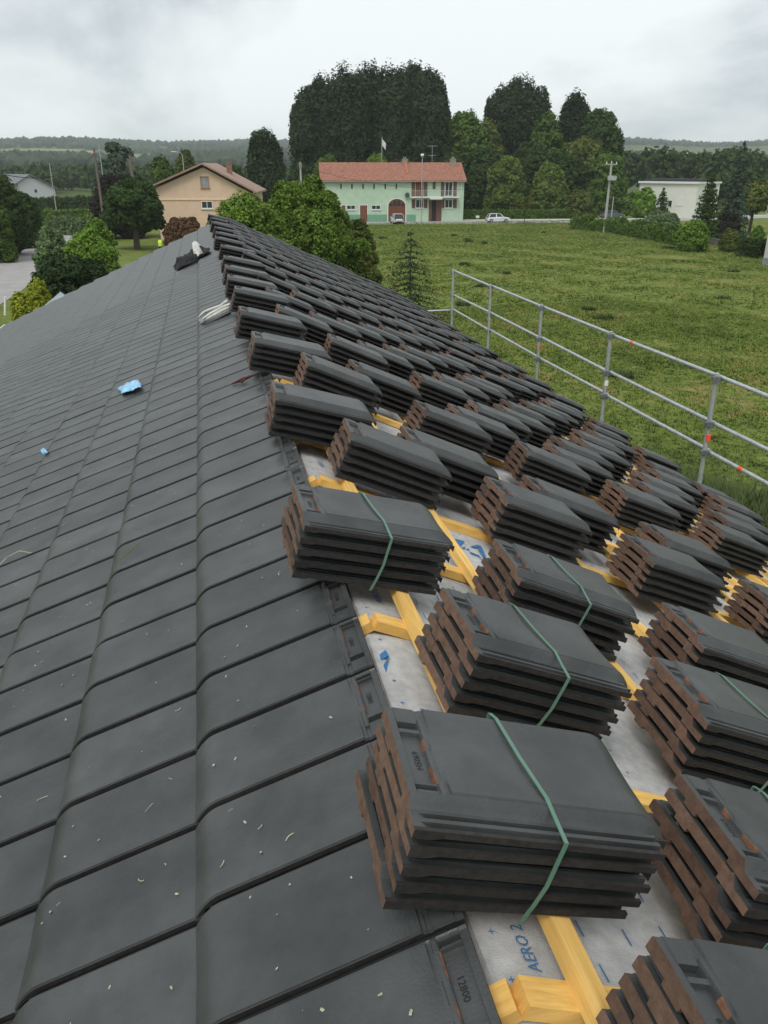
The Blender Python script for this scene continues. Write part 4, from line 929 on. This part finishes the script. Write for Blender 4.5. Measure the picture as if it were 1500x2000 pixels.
# ================================================================ vehicles
m_tyre = mat('tyre', (.015, .015, .016), rough=.8); m_rim = mat('rim', (.42, .43, .44), rough=.35, metal=.7); m_cglass = mat('car_glass', (.022, .026, .03), rough=.08, spec=.6); m_red = mat('tail_lamp', (.35, .02, .02), rough=.3); m_lamp = mat('head_lamp', (.7, .7, .68), rough=.15)
def car(P, heading, paint, label, ln=4.05, wd=1.74, ht=1.47, est=False):
    c = thing('car', P, label, 'car'); M = Matrix.Translation(P) @ Matrix.Rotation(heading, 4, 'Z'); WM[c] = M; c.matrix_basis = M
    h = ln/2; w_ = wd/2
    st = [(-h, .45, .72, .80), (-h+.12, .28, .80, .92), (-h+.5, .22, .86, .98), (-h+.8, .2, .88, .99), (-.2, .2, .9, 1.0), (h-1.35, .2, .92, 1.0), (h-.9, .2, .88, .99), (h-.35, .22, .78, .95), (h-.08, .28, .66, .86), (h, .42, .58, .72)]
    mb = MB(); rings = []
    for x, zb, zt_, k in st:
        pr2 = [(x, -w_*k*.93, zb), (x, -w_*k, zb+.22), (x, -w_*k, zt_-.1), (x, -w_*k*.9, zt_), (x, w_*k*.9, zt_), (x, w_*k, zt_-.1), (x, w_*k, zb+.22), (x, w_*k*.93, zb)]
        i = len(mb.v); mb.v += pr2; rings.append(i)
    for a, b in zip(rings[:-1], rings[1:]):
        for j in range(8): mb.f.append((a+j, a+(j+1) % 8, b+(j+1) % 8, b+j)); mb.m.append(0)
    mb.f.append(tuple(rings[0]+j for j in range(8))); mb.f.append(tuple(rings[-1]+7-j for j in range(8))); mb.m += [0, 0]
    body = part('body', mb, paint, c, M, smooth=35)
    rb = -h+(.12 if est else .22)
    cab = [(rb, .86, .80), (rb+.42, ht-.04, .74), (-h+1.1, ht, .76), (h-1.9, ht-.02, .76), (h-1.2, .93, .86)]
    gl = MB(); rg = []
    for x, z, k in cab: i = len(gl.v); gl.v += [(x, -w_*k*(1.06 if z < 1 else .98), z-.012), (x, w_*k*(1.06 if z < 1 else .98), z-.012), (x, w_*.92, .85), (x, -w_*.92, .85)]; rg.append(i)
    for a, b in zip(rg[:-1], rg[1:]):
        for j in range(4): gl.f.append((a+j, a+(j+1) % 4, b+(j+1) % 4, b+j)); gl.m.append(0)
    part('glasshouse', gl, m_cglass, c, M, smooth=30)
    rp = MB(); rp.prism([(rb+.30, -w_*.75, ht-.05), (-h+1.1, -w_*.77, ht-.005), (h-1.85, -w_*.77, ht-.02), (h-1.8, -w_*.77, ht-.07), (-h+1.1, -w_*.79, ht-.06), (rb+.36, -w_*.77, ht-.10)], (0, wd*.77, 0)); part('roof_panel', rp, paint, c, M)
    for sg in (-1, 1):
        pl = MB()
        for xa, xb, in ((rb+.02, rb+.34), (-.45, -.45), (h-1.25, h-1.78)):
            za, zb_ = .88, ht-.06; pl.prism([(xa-.07, sg*w_*.90, za), (xa+.09, sg*w_*.90, za), (xb+.07, sg*w_*.765, zb_), (xb-.07, sg*w_*.765, zb_)], (0, sg*.035, 0))
        part('pillar', pl, paint, c, M)
        mr = MB(); mr.box((h-1.42, min(sg*w_*.98, sg*w_*1.14), .90), (h-1.26, max(sg*w_*.98, sg*w_*1.14), 1.03)); part('mirror', mr, paint, c, M)
        for x in (-h+.72, h-.82):
            wl = MB(); wl.tube([(x, sg*(w_-.19), .31), (x, sg*(w_+.012), .31)], .31, 18); wh_ = part('wheel', wl, m_tyre, c, M)
            rm = MB(); rm.tube([(x, sg*(w_+.0), .31), (x, sg*(w_+.022), .31)], .2, 10); part('rim', rm, m_rim, wh_, M)
        tl = MB(); y0_ = sg*w_*.62; tl.box((-h-.015, min(y0_, sg*w_*.83), .68), (-h+.09, max(y0_, sg*w_*.83), .90)); part('tail_light', tl, m_red, c, M)
        hl = MB(); hl.box((h-.17, min(sg*w_*.5, sg*w_*.80), .56), (h-.02, max(sg*w_*.5, sg*w_*.80), .68)); part('headlight', hl, m_lamp, c, M)
    pl = MB(); pl.box((-h-.02, -.26, .52), (-h+.06, .26, .63)); part('number_plate', pl, m_lamp, c, M)
    bp_ = MB(); bp_.box((-h-.03, -w_*.72, .30), (-h+.1, w_*.72, .45)); part('bumper', bp_, m_tyre, c, M)
    return c
m_cw = mat('white_car_paint', (.70, .71, .71), rough=.25, var=.02, coat=.5); m_cg = mat('grey_car_paint', (.085, .095, .105), rough=.25, var=.03, coat=.5)
ru = (gpt(1120, 433)-gpt(740, 435.5)).normalized(); rh = math.atan2(ru.y, ru.x)
P = gpt(972, 434.6); P.z = .035; car(P, rh, m_cw, 'white hatchback driving on the road in front of the lime trees')
P = vpt(775.5, 142.5); P.z = .035; f_ = Vector((P.x, P.y, 0)).normalized(); car(P, math.atan2(f_.y, f_.x)+.16, m_cw, 'white car parked rear-on before the arched garage door', ln=4.2, wd=1.8, ht=1.6, est=True)
P = gpt(1195, 427.2); P.z = .035; car(P, rh-.05, m_cg, 'dark grey car half hidden behind the hedge and pole', ln=4.3)

# ================================================================ poles, hedges along the road, small things
m_pole = mat('wood_pole', (.16, .125, .10), var=.2, scale=4); m_conc = mat('concrete', (.38, .38, .35), var=.1, scale=3)
def pole(name, px, D, top, rad, m, label, cat, lean=0.):
    P = vpt(px, D); zt = ztop(P, top); t = thing(name, P, label, cat); mb = MB(); mb.tube([P-Vector((0, 0, .2)), (P.x+lean*zt, P.y, zt)], [rad*1.25, rad*.8], 10); part('shaft', mb, m, t, smooth=50); return t, Vector((P.x+lean*zt, P.y, zt))
t, T1 = pole('utility_pole', 209, 112, 289, .15, m_pole, 'leaning brown wooden utility pole on the left', 'pole', -.012)
mb = MB(); mb.box((T1.x-.25, T1.y-.06, T1.z-.75), (T1.x+.25, T1.y+.06, T1.z-.6)); part('crossarm', mb, m_pole, t)
t, _ = pole('utility_pole', 270, 138, 304, .26, m_pole, 'broken trunk-like pole in front of the cedar', 'pole')
t, T2 = pole('lamp_post', 216, 120, 283, .055, m_galv, 'thin grey metal mast right of the wooden pole', 'lamp post')
t, T3 = pole('lamp_post', 111, 190, 318, .08, m_galv, 'pale lamp post beside the white bungalow', 'lamp post')
mb = MB(); B = vpt(111, 190); mb.tube([B, B+Vector((0, 0, .5))], [.7, .35], 8); part('base', mb, mat('yellow_paint', (.55, .50, .16)), t)
t, T4 = pole('lamp_post', 370, 126, 303, .06, m_galv, 'curved street lamp behind the pink house roof', 'lamp post')
mb = MB(); mb.tube([T4, T4+Vector((-.3, 0, .35)), T4+Vector((-1.0, 0, .45))], .04, 6); part('arm', mb, m_galv, t); mb = MB(); mb.box((T4.x-1.5, T4.y-.12, T4.z+.38), (T4.x-.95, T4.y+.12, T4.z+.5)); part('lamp_head', mb, m_frame_w, t)
t, T5 = pole('lamp_post', 822.5, 139, 305, .07, m_galv, 'tall street lamp in front of the green farmhouse', 'lamp post')
mb = MB(); mb.tube([T5-Vector((0, 0, .1)), T5+Vector((0, 0, .12)), T5+Vector((0, 0, .35))], [.12, .3, .2], 10); part('lamp_head', mb, m_lamp, t)
t, T6 = pole('concrete_pole', 591, 140, 316, .17, m_conc, 'square concrete pole left of the red roof', 'pole')
mb = MB(); mb.box((T6.x-.2, T6.y-.2, T6.z-.9), (T6.x+.2, T6.y+.2, T6.z-.1)); part('cap', mb, mat('pole_cap', (.25, .22, .18)), t)
t, T7 = pole('utility_pole', 1180, 127, 320, .17, m_conc, 'grey power pole with a transformer at the meadow corner', 'pole', .006)
mb = MB(); zz = ztop(T7, 352); zz2 = ztop(T7, 343); mb.box((T7.x-.45, T7.y-.7, zz), (T7.x+.65, T7.y-.17, zz2)); part('transformer', mb, mat('transformer_grey', (.40, .41, .40)), t)
for q in (-.75, 0, .75):
    mb = MB(); c = T7+Vector((q, 0, .05-.1*abs(q))); mb.tube([c, c+Vector((0, 0, .3))], [.09, .05], 8); part('insulator', mb, m_frame_w, t)
mb = MB(); mb.box((T7.x-.9, T7.y-.06, T7.z-.12), (T7.x+.9, T7.y+.06, T7.z)); part('crossarm', mb, m_galv, t)
pole('concrete_pole', 1193, 150, 384, .09, m_conc, 'short pale pole right behind the power pole', 'pole')
t, T8 = pole('road_sign', 932, 136, 421, .03, m_galv, 'small white sign on a thin post beside the road', 'sign')
mb = MB(); r_, f_ = view_axes(T8); mb.prism([T8-r_*.28-f_*.05, T8+r_*.28-f_*.05, T8+r_*.28-f_*.05+Vector((0, 0, -.35)), T8-r_*.28-f_*.05+Vector((0, 0, -.35))], f_*.03); part('plate', mb, m_frame_w, t)
def cable(label, A, B, sagz, rad=.022):
    A, B = Vector(A), Vector(B); t = [A.lerp(B, k/24)-Vector((0, 0, sagz*4*(k/24)*(1-k/24))) for k in range(25)]
    mb = MB(); mb.tube(t, rad, 5); tag(part('overhead_cable', mb, m_dark, None), label, 'cable')
cable('sagging cable from the left edge to the wooden pole', vpt(-120, 60, 9.4), T1-Vector((0, 0, .7)), 2.0, .03)
cable('cable from the wooden pole past the metal mast', T1-Vector((0, 0, .7)), vpt(330, 130, 6.5), 1.0, .03)
cable('thin cable crossing the front of the farmhouse', T6-Vector((0, 0, .6)), T7-Vector((0, 0, .4)), 3.2, .02)
hedge('hedge', [gpt(808, 428), gpt(1000, 427), gpt(1110, 426), gpt(1162, 425)], 1.5, 1.35, .15, 'mid', 'long clipped hedge along the far side of the road', wob=.06)
mb = MB(); a, b = gpt(1332, 466), gpt(1560, 512); u = (b-a).normalized(); v = Vector((-u.y, u.x, 0)); mb.prism([a, b, b+v*.25, a+v*.25], (0, 0, .75)); gw = tag(part('garden_wall', mb, mat('old_wall', (.15, .14, .13), var=.25, scale=2), None), 'low grey garden wall along the right edge of the meadow', 'wall')
mb = MB(); a, b = vpt(792, 178), vpt(747, 170, 0); P = vpt(746, 165); zt = ztop(P, 268)
fl = thing('flag', P, 'white flag on a mast among the poplars', 'flag'); mb = MB(); mb.tube([P, (P.x, P.y, zt)], .06, 6); part('mast', mb, m_galv, fl)
mb = MB(); r_, f_ = view_axes(P)
for k in range(6):
    a0, a1 = k/6, (k+1)/6; mb.poly([Vector((P.x, P.y, zt-.2))+r_*(a0*.8)+f_*(.12*math.sin(a0*7))-Vector((0, 0, a0*.9)), Vector((P.x, P.y, zt-.2))+r_*(a1*.8)+f_*(.12*math.sin(a1*7))-Vector((0, 0, a1*.9)), Vector((P.x, P.y, zt-1.3))+r_*(a1*.7)+f_*(.12*math.sin(a1*7))-Vector((0, 0, a1*.9)), Vector((P.x, P.y, zt-1.3))+r_*(a0*.7)+f_*(.12*math.sin(a0*7))-Vector((0, 0, a0*.9))])
part('cloth', mb, m_frame_w, fl)
# person in hi-vis under the dark round tree
P = vpt(315, 93); P.z = ztop(P, 484) if ztop(P, 484) > 0 else 0.; P.z = 0.
r_, f_ = view_axes(P)
def person(P, label):
    t = thing('person', P, label, 'person'); me = bpy.data.meshes.new('body')
    jt = [(0, 0, .95, .13), (0, 0, 1.2, .14), (0, 0, 1.42, .15), (0, 0, 1.52, .055), (0, -.02, 1.66, .10), (.1, 0, .9, .09), (.12, -.02, .5, .065), (.12, .02, .08, .045), (.12, -.12, .04, .04), (-.1, 0, .9, .09), (-.13, .02, .5, .065), (-.14, .05, .08, .045), (-.14, -.1, .04, .04),
          (.2, 0, 1.42, .06), (.28, -.02, 1.14, .045), (.27, -.14, .92, .035), (.26, -.2, .84, .035), (-.2, 0, 1.42, .06), (-.28, -.02, 1.14, .045), (-.26, -.15, .94, .035), (-.25, -.21, .86, .035)]
    ed = [(0, 1), (1, 2), (2, 3), (3, 4), (0, 5), (5, 6), (6, 7), (7, 8), (0, 9), (9, 10), (10, 11), (11, 12), (2, 13), (13, 14), (14, 15), (15, 16), (2, 17), (17, 18), (18, 19), (19, 20)]
    me.from_pydata([j[:3] for j in jt], ed, []); o = bpy.data.objects.new('body', me); COL.objects.link(o)
    md = o.modifiers.new('s', 'SKIN'); o.modifiers.new('d', 'SUBSURF').levels = 1
    for v, j in zip(me.skin_vertices[0].data, jt): v.radius = (j[3], j[3])
    me.skin_vertices[0].data[0].use_root = True
    bpy.context.view_layer.update(); dg = bpy.context.evaluated_depsgraph_get(); bm_ = bpy.data.meshes.new_from_object(o.evaluated_get(dg)); bpy.data.objects.remove(o)
    bm_.materials.clear()
    for m in (mat('dark_trousers', (.03, .03, .04)), mat('skin', (.40, .24, .17)), mat('shirt', (.10, .11, .12))): bm_.materials.append(m)
    for p in bm_.polygons:
        z = p.center.z; p.material_index = 1 if z > 1.5 or (abs(p.center.x) > .2 and z < 1.0 and z > .8) else (2 if z > .95 else 0)
    bm_.shade_smooth(); M = Matrix.Translation(P) @ Matrix.Rotation(math.atan2(f_.y, f_.x)-math.pi/2, 4, 'Z'); b = part('body', bm_, None, t, M)
    mb = MB(); mb.tube([(0, 0, .88), (0, 0, 1.1), (0, 0, 1.38), (0, 0, 1.5)], [.20, .21, .235, .12], 14); part('vest', mb, mat('hi_vis', (.62, .80, .05)), t, M, smooth=60)
    mb = MB(); mb.tube([(0, .0, 1.66), (0, .0, 1.74), (0, .0, 1.79)], [.118, .10, .03], 12); part('hair', mb, mat('hair', (.03, .02, .015)), t, M, smooth=60)
person(P, 'person in a yellow hi-vis vest standing under the dark round tree')

# ================================================================ things lying on the finished slope
nL = np.array([-SA, 0, CA]); pL = (X0, 0, Z0)
def cloth(name, corners, nu, nv, amp, m, label, cat, seed, lift=.02, rag=.12):
    """crumpled sheet on the left slope; corners in photograph pixels"""
    C = [onpl(*c, np.array(pL)+nL*.03, nL) for c in corners]; rs = np.random.default_rng(seed); n = Vector(nL); ph = rs.uniform(0, 6, 8)
    mb = MB()
    for i in range(nu+1):
        for j in range(nv+1):
            u, v = i/nu, j/nv; ju = u+(rag*(rs.random()-.5) if i in (0, nu) else 0); jv = v+(rag*(rs.random()-.5) if j in (0, nv) else 0)
            p = C[0]*(1-ju)*(1-jv)+C[1]*ju*(1-jv)+C[2]*ju*jv+C[3]*(1-ju)*jv
            h = lift+amp*(.5+.5*math.sin(u*9+ph[0]+3*math.sin(v*4+ph[1])))*(.4+.6*math.sin(math.pi*min(1, max(0, v))))+amp*.5*abs(math.sin(v*11+u*5+ph[2]))+amp*.4*rs.random()
            edge = min(u, 1-u, v, 1-v); h *= .35+.65*min(1, edge*6)
            mb.v.append(tuple(p+n*h))
    for i in range(nu):
        for j in range(nv): a = i*(nv+1)+j; mb.f.append((a, a+nv+1, a+nv+2, a+1)); mb.m.append(0)
    me = mb.mesh(name, m); me.shade_smooth(); o = part(name, me, None, None); s = o.modifiers.new('thickness', 'SOLIDIFY'); s.thickness = .004
    return tag(o, label, cat)
m_blk = mat('black_fabric', (.014, .014, .016), var=.4, scale=20, rough=.8, spec=.3); m_wsack = mat('white_sack', (.50, .49, .46), var=.15, scale=15); m_blue = mat('blue_film', (.24, .48, .70), var=.25, scale=16, rough=.35, spec=.5)
jk = cloth('jacket', ((340, 525), (406, 487), (411, 494), (345, 530)), 22, 8, .07, m_blk, 'crumpled black jacket lying across the tiles near the far ridge', 'jacket', 3)
wc = cloth('white_cloth', ((381, 490), (398, 487), (399, 500), (384, 508)), 8, 6, .05, m_wsack, 'white cloth caught in the black jacket', 'cloth', 5, lift=.10)
cloth('plastic_film', ((232, 760), (272, 743), (277, 757), (240, 771)), 12, 7, .016, m_blue, 'crumpled light blue plastic film on the tiles', 'plastic film', 8, lift=.006)
cloth('plastic_scrap', ((83, 886), (93, 882), (95, 886), (85, 890)), 5, 3, .02, m_blue, 'small blue plastic scrap near the left edge', 'plastic scrap', 9, lift=.006)
# rolled sacks beside the ridge: bent strips
sk = thing('rolled_sack', onpl(415, 612, pL, nL), 'rolled white sacking stuck under a ridge tile bundle', 'sack')
for k, pts in enumerate((((450, 583), (430, 598), (400, 609), (384, 622)), ((450, 594), (436, 600), (412, 612), (386, 630)), ((448, 600), (432, 608), (410, 620), (388, 632)))):
    mb = MB(); q = [onpl(a, b, np.array(pL)+nL*(.05+.02*(k % 2)), nL) for a, b in pts]
    fine = []
    for i in range(len(q)-1):
        for s in range(6): fine.append(q[i].lerp(q[i+1], s/6)+Vector(nL)*.0)
    mb.tube(fine, [.004+.012*math.sin(math.pi*min(1, (i+2)/len(fine)))**.5 for i in range(len(fine))], 7); part('fold', mb, m_wsack, sk, smooth=70)
mb = MB(); q = [onpl(a, b, np.array(pL)+nL*.02, nL) for a, b in ((388, 628), (430, 606), (448, 601), (449, 610), (420, 625), (394, 636))]; mb.prism(q, Vector(nL)*.02); part('flap', mb, mat('grey_sack', (.16, .16, .165), var=.2), sk)
# red-brown splinter
mb = MB(); a, b = onpl(452, 750, np.array(pL)+nL*.02, nL), onpl(497, 732, np.array(pL)+nL*.03, nL); c, d = onpl(470, 747, np.array(pL)+nL*.02, nL), onpl(488, 733, np.array(pL)+nL*.03, nL)
mb.tube([a, a.lerp(b, .5), b], [.003, .012, .004], 5); mb.tube([c, d], [.008, .004], 5); tag(part('splinter', mb, mat('red_wood', (.07, .022, .018)), None), 'dark red wood splinter lying near the ridge', 'splinter')
# white pipe and lower porch roof at the far left corner
P = vpt(48, 31); mb = MB(); mb.tube([(P.x, P.y, ztop(P, 616)), (P.x+.12, P.y, ztop(P, 580))], .035, 8); tag(part('white_pipe', mb, m_pvc, None), 'white plastic pipe standing in front of the golden thuja', 'pipe')
pc = [gpt(*p, z=3.6) for p in ((85, 598), (118, 570), (140, 585), (100, 612))]; mb = MB(); mb.prism([(p.x, p.y, 3.5) for p in pc], (0, 0, .1)); pr3 = thing('porch', (pc[0].x, pc[0].y, 0), 'small flat grey porch roof beyond the left roof edge', 'porch'); part('roof', mb, mat('porch_grey', (.28, .31, .34)), pr3)
mb = MB()
for p in pc: mb.tube([(p.x, p.y, 0), (p.x, p.y, 3.5)], .06, 6)
part('support', mb, m_pvc, pr3)
# straw and grass clippings scattered over the tiles
out = []
vis_t = [c for c in cand if c[0] < 260]
for _ in range(1000):
    _, c, k, Mx = vis_t[int(len(vis_t)*rng.random()**1.25)]
    s = rng.uniform(.0012, .004) if rng.random() < .68 else rng.uniform(.005, .013); a = rng.uniform(0, 6.3); p = np.array([rng.uniform(.11, .43), rng.uniform(.07, .24), .0362])
    wdt = rng.uniform(.0006, .0013) if s > .0045 else s*.6; bend = rng.uniform(-.8, .8)
    pts = [p]; ang = a
    for _k in range(3): pts.append(pts[-1]+np.array([math.cos(ang), math.sin(ang), 0])*s/1.5+np.array([0, 0, rng.uniform(0, .0012)])); ang += bend
    A = np.array(Mx)
    for q0, q1 in zip(pts[:-1], pts[1:]):
        t_ = (q1-q0)/np.linalg.norm(q1-q0); nn = np.array([-t_[1], t_[0], 0])*wdt
        quad = np.array([q0-nn, q1-nn, q1+nn, q0+nn]); out.append(quad@A[:3, :3].T+A[:3, 3])
tag(place(bpy.data.objects.new('straw_scraps', npmesh('straw_scraps', np.concatenate(out), 4, m_straw))), 'dry straw and clippings scattered over the dark tiles', 'straw', kind='stuff')
# a few longer stalks at the left
for lab, pts in (('pale dry grass stalk at the left picture edge', ((-4, 1106), (14, 1088), (38, 1076), (62, 1080))), ('green grass blade lying across two tiles', ((228, 1098), (250, 1080), (272, 1060)))):
    mb = MB(); mb.tube([onpl(a, b, np.array(pL)+nL*.034, nL) for a, b in pts], .0022, 5); tag(part('grass_stalk', mb, m_straw if 'dry' in lab else m_leaf['olive'], None), lab, 'grass stalk')

# ================================================================ haze
mh = bpy.data.materials.new('haze'); mh.use_nodes = True; t = mh.node_tree; t.nodes.remove(t.nodes['Principled BSDF'])
pv = N(t, 'ShaderNodeVolumePrincipled'); pv.inputs['Color'].default_value = (.88, .94, 1.0, 1); pv.inputs['Density'].default_value = .00020; pv.inputs['Anisotropy'].default_value = .2
L(t, pv.outputs[0], t.nodes['Material Output'].inputs['Volume'])
mb = MB(); mb.box((-3560, -3560, -70), (3560, 3560, 110))
tag(part('haze', mb, mh, None), kind='stuff')
